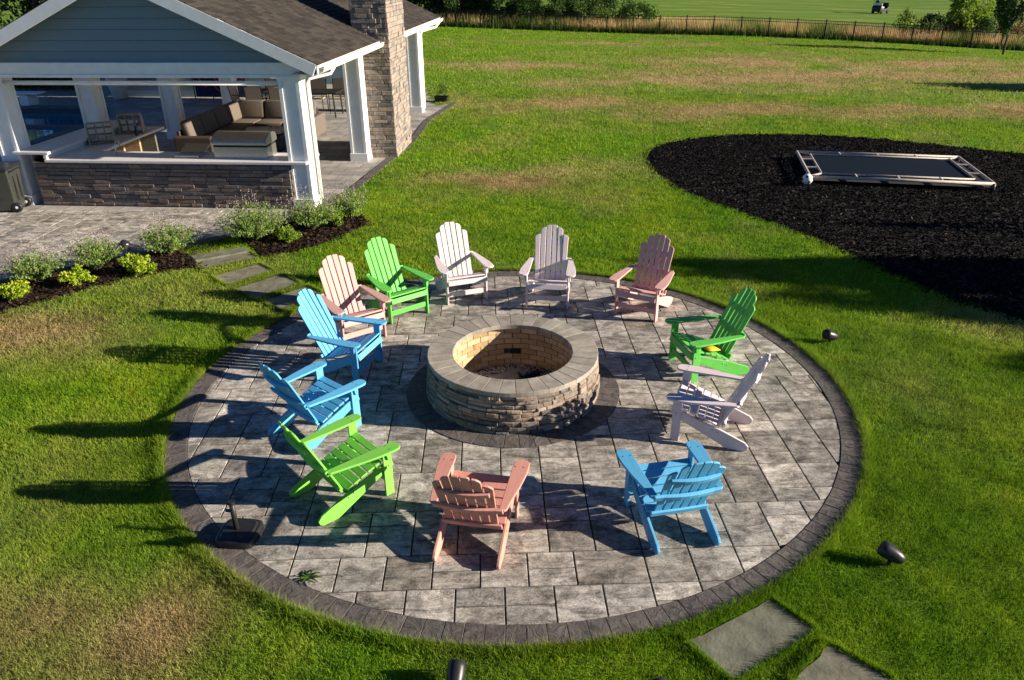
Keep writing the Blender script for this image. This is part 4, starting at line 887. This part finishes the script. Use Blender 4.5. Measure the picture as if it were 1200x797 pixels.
for u, w_ in ((-4.0, 'nearer the middle'), (-4.75, 'nearer the pool end')): dchair(u, 9.22, 0, 'tan sling dining chair on the sofa side of the table, '+w_)
dchair(-5.45, 9.75, -PI/2, DLAB[2])

# ------------------------------------------------------------------ house behind, planters, pool hedge
hs = thing('house', 'blue grey lap sided house wall with white door trim behind the pavilion', 'house', W(0, 0, 0), PA)
MB().b2((-12.6, 13.6, 0), (-6.0, 19.5, 2.75)).b2((-6.0, 17.05, 0), (-2.2, 19.5, 2.75)).build('wall', 'siding', hs)
for k in range(14):
    MB().box((-9.3, 13.585, .1+k*.195), (6.6, .02, .193), Matrix.Rotation(R_(3.5), 3, 'X')).build('siding_board', 'siding', hs); MB().box((-4.1, 17.035, .1+k*.195), (3.8, .02, .193), Matrix.Rotation(R_(3.5), 3, 'X')).build('siding_board', 'siding', hs)
MB().add([(-13.0, 13.2, 2.76), (-1.9, 13.2, 2.76), (-1.9, 20, 2.76), (-13, 20, 2.76), (-11, 16.6, 3.4), (-3.9, 16.6, 3.4)], [(3, 2, 1, 0), (0, 1, 5, 4), (1, 2, 5), (2, 3, 4, 5), (3, 0, 4)]).build('roof', 'shingle', hs)
dr = MB().b2((-3.35, 17.0, .02), (-2.35, 17.02, 2.15)).build('door', 'white_paint', hs)
for a in ((-3.45, -3.35), (-2.35, -2.25)): MB().b2((a[0], 16.98, 0), (a[1], 17.015, 2.2)).build('casing', 'white_trim', dr)
wn = MB().b2((-5.5, 17.0, .9), (-4.5, 17.02, 2.0)).build('window', 'glass_dark', hs); MB().b2((-5.57, 16.985, .83), (-4.43, 17.012, .9)).build('window_sill', 'white_trim', wn)
def urn(u, v, lab):
    t_ = pthing('urn_planter', lab, 'planter', u, v, 0, 0, 'tall urn planters by the house wall')
    MB().lathe([(.20, 0), (.24, .05), (.30, .35), (.36, .62), (.36, .80), (.31, .92), (.36, .97), (.36, 1.02), (.30, 1.02), (.28, .95)], 24).build('pot', 'urn', t_, True)
    P, s = clump_points(500, (.4, .4, .28), 14, .4); P[:, 2] += 1.2; V, F_ = leaf_cloud(P, .1); obj('foliage', np_mesh('foliage', V, F_, {'rnd': np.repeat(s, 4)}), 'leaf_lime', t_)
urn(-11.45, 13.0, 'tall cream urn planter at the pool corner of the house wall'); urn(-9.6, 13.1, 'tall cream urn planter next to the navy float rack')
fr = pthing('pool_float_rack', 'navy rack with red hoses looped over it against the house wall', 'rack', -7.7, 13.05)
MB().b2((-.95, .1, .05), (.95, .16, 1.5)).build('back_cloth', 'navy_cloth', fr); 
for x in (-.98, -.3, .35, .98): MB().tube([(x, .05, 0), (x, .05, 1.55)], .02, 6).build('post', 'dark_metal', fr)
for k in range(3): MB().tube([(-.9+.04*q, -.01, 1.35-.3*k-.35*math.sin(q/45*PI)+.1*math.sin(q*.5)) for q in range(46)], .028, 6).build('hose', 'red_hose', fr, True)
P = np.column_stack([RNG.uniform(-11, -.3, 9000), RNG.uniform(-.7, .7, 9000), RNG.uniform(.05, 1.3, 9000)])
V, F_ = leaf_cloud(P, .16); hd = thing('hedge', 'dark clipped hedge behind the pool deck', 'hedge', W(-10.6, 15.6), PA); obj('foliage', np_mesh('foliage', V, F_, {'rnd': np.repeat(RNG.random(9000), 4)}), 'leaf_dark', hd)
hst = MB()
for k in range(18): hst.tube([(-10.7+k*.6, 0, 0), (-10.7+k*.6, .1, .9)], .03, 6)
hst.build('stems', 'bark', hd)['kind'] = 'stuff'
pb = thing('planting_box', 'low dark planter with small shrub beside the far pavilion column', 'planter', W(.35, 12.75, .02), PA); pb.scale = (.72, .72, .72); MB().b2((-.3, -.22, 0), (.3, .22, .24)).b2((-.34, -.26, .2), (.34, .26, .24)).build('box', 'dark_metal', pb, False, .01)
P, s = clump_points(500, (.3, .25, .35), 14, .4); P[:, 2] += .55; V, F_ = leaf_cloud(P, .07); obj('foliage', np_mesh('foliage', V, F_, {'rnd': np.repeat(s, 4)}), 'leaf_mid', pb)

# ------------------------------------------------------------------ fence, meadow strip, trees
fx0, fx1 = -26.0, 42.0; nseg = int((fx1-fx0)/math.cos(math.atan(.205))**-1/1.80); fps = []
for k in range(nseg+1):
    x = fx0+(fx1-fx0)*k/nseg; y = fence_y(x); fps.append(Vector((x, y, float(terrain(x, y)))))
fn_ = thing('fence', 'black metal picket fence between the lawn and the golf course', 'fence', fps[0])
post = MB().b2((-.038, -.038, 0), (.038, .038, 1.27)).b2((-.045, -.045, 1.27), (.045, .045, 1.29)).mesh('post'); pk = MB()
for k, p in enumerate(fps):
    o = obj('post', post, 'dark_metal', fn_); o.location = p-fps[0]
    if k < nseg:
        q = fps[k+1]; dd = (q-p)
        rl = MB()
        for z in (.12, 1.02, 1.20): rl.tube([Vector((0, 0, z)), dd+Vector((0, 0, z))], .024, 4)
        o = rl.build('rail', 'dark_metal', fn_); o.location = p-fps[0]
        for j in range(1, 16): c = p-fps[0]+dd*(j/16); pk.box(c+Vector((0, 0, .63)), (.017, .017, 1.18))
pk.build('pickets', 'dark_metal', fn_)['kind'] = 'stuff'
def blades(name, m, x, y, h, wid, lean, attrs=None, z0=0.0):
    n = len(x); z = terrain(x, y)+z0; a = RNG.uniform(0, 2*PI, n); b = RNG.uniform(0, 2*PI, n); l_ = np.abs(RNG.normal(0, lean, n))*h
    dx, dy = np.cos(a)*wid/2, np.sin(a)*wid/2
    V = np.stack([np.stack([x-dx, y-dy, z], -1), np.stack([x+dx, y+dy, z], -1), np.stack([x+np.cos(b)*l_, y+np.sin(b)*l_, z+h], -1)], 1).reshape(-1, 3)
    at_ = {k: np.repeat(v_, 3) for k, v_ in (attrs or {}).items()}; at_.setdefault('rnd', np.repeat(RNG.random(n), 3))
    o = obj(name, np_mesh(name, V, np.arange(3*n).reshape(-1, 3), at_), m); o['kind'] = 'stuff'; return o
n = 130000; x = RNG.uniform(-30, 46, n); off = .25+RNG.random(n)**1.2*13; y = fence_y(x)+off; dens = fbm(x, y, .5)
k = RNG.random(n) < np.clip(dens*1.7-.1, 0, 1); x, y, off = x[k], y[k], off[k]
g_ = np.clip(.5+(fbm(x, y, .45)-.5)*3.2+RNG.normal(0, .2, len(x)), 0, 1)
tag(blades('meadow_grass', 'straw', x, y, RNG.uniform(.6, 1.15, len(x))*(1-.035*off), np.full(len(x), .035), .22, {'rnd': g_}), 'tall dry meadow grass behind the fence', 'grass')
n = 26000; x = RNG.uniform(-30, 46, n); y = fence_y(x)+RNG.normal(.25, .22, n); tag(blades('fence_weeds', 'leaf_mid', x, y, RNG.uniform(.2, .5, n), np.full(n, .04), .35), 'green weeds growing along the foot of the fence', 'weeds')

# trees beyond the fence; distances from the fence line behind which they stand
def behind(px, d):
    """point d metres behind the fence in the direction of pixel column px"""
    dr_ = px2dir((px, 20)); t_ = 60.0
    for _ in range(20):
        X_ = CAM.x+dr_.x*t_; Y_ = CAM.y+dr_.y*t_; t_ += (fence_y(X_)+d-Y_)/(dr_.y+.205*dr_.x)
    return (X_, Y_)
TG = 'trees and bushes beyond the fence'
for (px, d, H, cr_, chh, lf, n, lab) in [
    (470, 3.5, 5.0, 2.2, 5.2, 'leaf_dark', 9000, 'dark leafy tree beyond the fence hidden partly by the pavilion roof end'), (506, 3.2, 4.2, 2.0, 4.4, 'leaf_dark', 9000, 'dark dense tree beyond the fence next to the pavilion roof end'),
    (540, 2.8, 3.8, 1.9, 4.0, 'leaf_dark', 9000, 'dark dense tree beyond the fence, second from the pavilion roof'), (566, 3.6, 3.7, 1.6, 3.9, 'leaf_mid', 6000, 'mid green tree behind the dark trees at the fence'),
    (588, 2.8, 3.6, 1.5, 3.7, 'leaf_dark', 6000, 'dark tree at the open side of the dark thicket beyond the fence'), (617, 5, 7, 2.6, 4.2, 'leaf_dark', 4200, 'tall tree with bare dark trunk behind the fence'),
    (618, 2.8, 2.4, 1.7, 2.6, 'leaf_mid', 6000, 'rounded green bush in front of the dark tree trunk beyond the fence'), (655, 2.6, 2.9, 1.5, 3.1, 'leaf_dark', 6000, 'small dark bush on the open side of the bare trunk'),
    (690, 3.0, 2.5, 1.7, 2.7, 'leaf_mid', 6000, 'spreading green bush at the edge of the meadow grass'), (716, 4.0, 3.0, 1.6, 3.2, 'leaf_dark', 5000, 'dark bush at the edge of the golf fairway'), (748, 3.5, 1.9, 1.6, 2.1, 'leaf_mid', 4500, 'lowest green bush where the meadow grass opens to the fairway'),
    (1062, 2.4, 2.1, .7, 1.9, 'leaf_lime', 700, 'thin lime green sapling standing alone behind the fence'), (1092, 2.6, 2.0, 1.0, 1.9, 'leaf_dark', 1500, 'dark scrubby bush behind the fence beside the lime sapling'), (1112, 2.8, 1.9, .7, 1.8, 'leaf_rust', 1100, 'rust coloured bush behind the fence'),
    (1128, 3.2, 3.3, 1.1, 3.1, 'leaf_lime', 2600, 'yellow green bushy tree behind the fence beside the rust bush'), (1142, 4.2, 5.2, 1.7, 4.8, 'leaf_lime', 3600, 'tall lime green tree behind the fence'), (1154, 2.6, 1.8, .9, 1.7, 'leaf_dark', 1500, 'low dark bush at the foot of the tall lime tree'),
    (1198, 4.5, 3.0, 1.5, 2.8, 'leaf_rust', 2000, 'large rust and green bush behind the dark lawn tree')]:
    x, y = behind(px, d); tree('bush' if H < 3.5 else 'tree', lab, (x, y), H, cr_, chh, lf, .22 if H > 3 else .16, n, .16 if H > 6 else .07, 'tree' if H > 3.5 else 'bush', TG, 34, .34)
x, y = at((1175, 64), -1.0); tree('lawn_tree', 'young dark green tree with slim trunk on the lawn in front of the fence', (x, y), 5.6, 1.0, 4.4, 'leaf_dark', .2, 3600, .06, 'tree', None, 40, .30)
TL = 'trees behind the pool hedge'
for (u, v, H, cr_, lab) in [(-13.5, 21, 8, 3.2, 'tall dark tree behind the pool hedge, its crown beside the gable peak'), (-18.5, 20, 8, 3.2, 'dark round tree behind the pool hedge at the far pool end'), (-10.5, 25, 9, 3.4, 'tallest dark tree between the pool hedge and the house'), (-27, 24, 10, 4, 'broad dark tree beyond the diving board')]:
    p = W(u, v); tree('tree', lab, (p.x, p.y), H, cr_, H*.88, 'leaf_dark', .28, 9000, .22, 'tree', TL, 46, .3)
# trees and play frame whose long shadows reach the lawn and the black mulch
for (x, y, H, cr_, chh, lab) in [(19.6, 1.55, 6.0, .75, 4.6, 'slim garden tree casting a pointed shadow on the lawn'), (20.4, .35, 5.7, 1.25, 4.2, 'round garden tree next to the slim one'), (21.6, -1.2, 5.6, 1.4, 4.2, 'broad garden tree beyond the black mulch'), (33.2, 20.6, 6.2, 1.3, 4.5, 'garden tree far out on the dry lawn')]:
    tree('garden_tree', lab, (x, y), H, cr_, chh, 'leaf_mid', .24, 9000, .09, 'tree', 'garden trees beyond the play area', 40, .33)
sw = thing('swing_frame', 'wooden swing frame at the edge of the black mulch', 'swing frame', (13.4, 4.85, .0), R_(-8))
for x in (0, 2.6):
    for s in (-1, 1): MB().tube([(x, s*.75, 0), (x, 0, 2.5)], .05, 8).build('leg', 'post_wood', sw)
MB().tube([(-.15, 0, 2.52), (2.75, 0, 2.52)], .06, 8).build('beam', 'post_wood', sw)

# ------------------------------------------------------------------ golf cart with driver
gd = px2dir((1031, 16)); tt = 88.0; gx_, gy_ = CAM.x+gd.x*tt, CAM.y+gd.y*tt; gz = float(terrain(gx_, gy_))+.03
for _ in range(30): tt = (gz-CAM.z)/gd.z; gx_, gy_ = CAM.x+gd.x*tt, CAM.y+gd.y*tt; gz = float(terrain(gx_, gy_))+.03
gc = thing('golf_cart', 'dark golf cart with white seat driving on the fairway', 'golf cart', (gx_, gy_, gz), R_(40))
MB().prism([(-1.1, .25), (1.05, .25), (1.1, .5), (.85, .75), (.55, .55), (-.2, .5), (-.2, .62), (-.75, .62), (-.85, .95), (-1.1, .8)], -.55, .55, 0, Matrix(((1, 0, 0, 0), (0, 0, -1, 0), (0, 1, 0, 0), (0, 0, 0, 1)))).build('body', 'dark_metal', gc, False, .03)
MB().b2((-.72, -.5, .63), (-.2, .5, .78)).build('seat', 'white_paint', gc, False, .03); MB().box((-.76, 0, .98), (.10, 1.0, .40)).build('seat_back', 'white_paint', gc, False, .03)
MB().b2((-.98, -.6, 1.82), (.72, .6, 1.88)).build('canopy', 'dark_metal', gc, False, .03)
for x, y in ((-.9, -.52), (-.9, .52), (.62, -.52), (.62, .52)): MB().tube([(x, y, .7), (x*.98, y, 1.84)], .018, 6).build('canopy_post', 'dark_metal', gc)
for x in (-.72, .72):
    for y in (-.52, .52): MB().lathe([(.1, -.08), (.2, -.09), (.23, -.06), (.23, .06), (.2, .09), (.1, .08)], 16, Matrix.Translation((x, y, .23)) @ Matrix.Rotation(PI/2, 4, 'X')).build('wheel', 'soot', gc, True)
MB().box((.86, 0, .95), (.04, 1.0, .5), Matrix.Rotation(R_(-20), 3, 'Y')).build('windshield', 'glass_dark', gc)
ps = thing('person', 'seated golf cart driver in a dark shirt, hands forward on the wheel', 'person', (gx_, gy_, gz), R_(40))
me = bpy.data.meshes.new('body'); V = [(-.5, .25, .86), (-.56, .25, 1.15), (-.58, .25, 1.36), (-.56, .25, 1.48), (-.55, .25, 1.62), (-.57, .46, 1.34), (-.36, .46, 1.12), (-.12, .36, 1.12), (-.57, .04, 1.34), (-.36, .04, 1.12), (-.12, .14, 1.12), (-.1, .35, .86), (.02, .35, .52), (.14, .35, .48), (-.1, .14, .86), (.02, .14, .52), (.14, .14, .48)]
E_ = [(0, 1), (1, 2), (2, 3), (3, 4), (2, 5), (5, 6), (6, 7), (2, 8), (8, 9), (9, 10), (0, 11), (11, 12), (12, 13), (0, 14), (14, 15), (15, 16)]
me.from_pydata(V, E_, []); bo = obj('body', me, 'navy_cloth', ps); me_sk = bo.modifiers.new('skin', 'SKIN'); 
for i_, rr in enumerate([.16, .15, .16, .06, .1, .06, .05, .035, .06, .05, .035, .09, .07, .05, .09, .07, .05]): me.skin_vertices[0].data[i_].radius = (rr, rr)
me.skin_vertices[0].data[0].use_root = True
s_ = bo.modifiers.new('sub', 'SUBSURF'); s_.levels = 1; s_.render_levels = 1
MB().lathe([(.01, 1.52)]+[(.105*math.sin(PI*k/8), 1.64-.125*math.cos(PI*k/8)) for k in range(1, 8)]+[(.01, 1.77)], 12, Matrix.Translation((-.55, .25, 0))).build('head', 'skin', ps, True)
MB().lathe([(.112, 1.67), (.112, 1.70), (.08, 1.77), (.01, 1.79)], 12, Matrix.Translation((-.55, .25, 0))).build('cap', 'white_paint', ps, True)

# ------------------------------------------------------------------ lawn grass, denser where it stands nearer the patio and house side
def free(x, y):
    m = (np.hypot(x, y) > PATIO_R+.005) & ~inpoly(x, y, DECK) & ~inpoly(x, y, PLAY) & ~inpoly(x, y, BED1) & ~inpoly(x, y, BED2)
    for s in STONES:
        cx = sum(q[0] for q in s)/4; cy = sum(q[1] for q in s)/4; m &= ~inpoly(x, y, [(cx+(q[0]-cx)*1.03, cy+(q[1]-cy)*1.03) for q in s])
    return m
X_, Y_, H_, W_ = [], [], [], []
for (r0, r1, dens, hh, ww, th) in ((2.4, 7.5, 13500, .032, .0043, 60), (7.5, 10.5, 7000, .038, .006, 56), (10.5, 17, 2600, .042, .010, 50), (17, 30, 620, .05, .018, 46), (30, 62, 120, .06, .032, 44)):
    A = R_(2*th)*(r1*r1-r0*r0)/2; n = int(A*dens); r = np.sqrt(RNG.uniform(r0*r0, r1*r1, n)); a = RNG.uniform(-R_(th), R_(th), n)
    x = CAM.x+r*np.sin(a); y = CAM.y+r*np.cos(a); k = free(x, y) & (y < fence_y(x)-.05)
    x, y = x[k], y[k]; X_.append(x); Y_.append(y); c_ = .35+1.25*fbm(x, y, 5.0); H_.append(RNG.uniform(.6, 1.25, len(x))*hh*c_); W_.append(RNG.uniform(.7, 1.4, len(x))*ww)
# fringe that overhangs the patio edge
n = 52000; a = RNG.uniform(0, 2*PI, n); r = PATIO_R+np.abs(RNG.normal(0, .05, n)); X_.append(r*np.cos(a)); Y_.append(r*np.sin(a)); H_.append(RNG.uniform(.04, .085, n)*(.6+.8*fbm(3*np.cos(a), 3*np.sin(a), 2.5))); W_.append(np.full(n, .005))
for s in STONES:
    for k_ in range(4):
        A_, B_ = np.array(s[k_]), np.array(s[(k_+1) % 4]); m_ = 3200; t_ = RNG.random(m_)[:, None]; q_ = A_+(B_-A_)*t_+RNG.normal(0, .018, (m_, 2)); X_.append(q_[:, 0]); Y_.append(q_[:, 1]); H_.append(RNG.uniform(.025, .065, m_)); W_.append(np.full(m_, .005))
x = np.concatenate(X_); y = np.concatenate(Y_); k = free(x, y); x, y, hh, ww = x[k], y[k], np.concatenate(H_)[k], np.concatenate(W_)[k]
d = dryness(x, y); fr_ = np.exp(-np.clip(np.hypot(x, y)-PATIO_R, 0, 9)/.025); d = np.clip(d+fr_*.55*RNG.random(len(x)), 0, 1); d = np.clip(d*RNG.uniform(.55, 1.5, len(x)), 0, 1)
tag(blades('lawn_grass', 'grass_blade', x, y, hh, ww, .6, {'dry': d, 'rnd': np.clip(.55*fbm(x, y, 1.1)+.75*(fbm(x+9, y+4, 4.5)-.5)+.42*RNG.random(len(x))+.02, 0, 1)}, .012), 'short mown lawn grass with dry straw patches', 'grass')
print('blades', len(x), 'pavers', npav, 'deck pavers', len(cand))
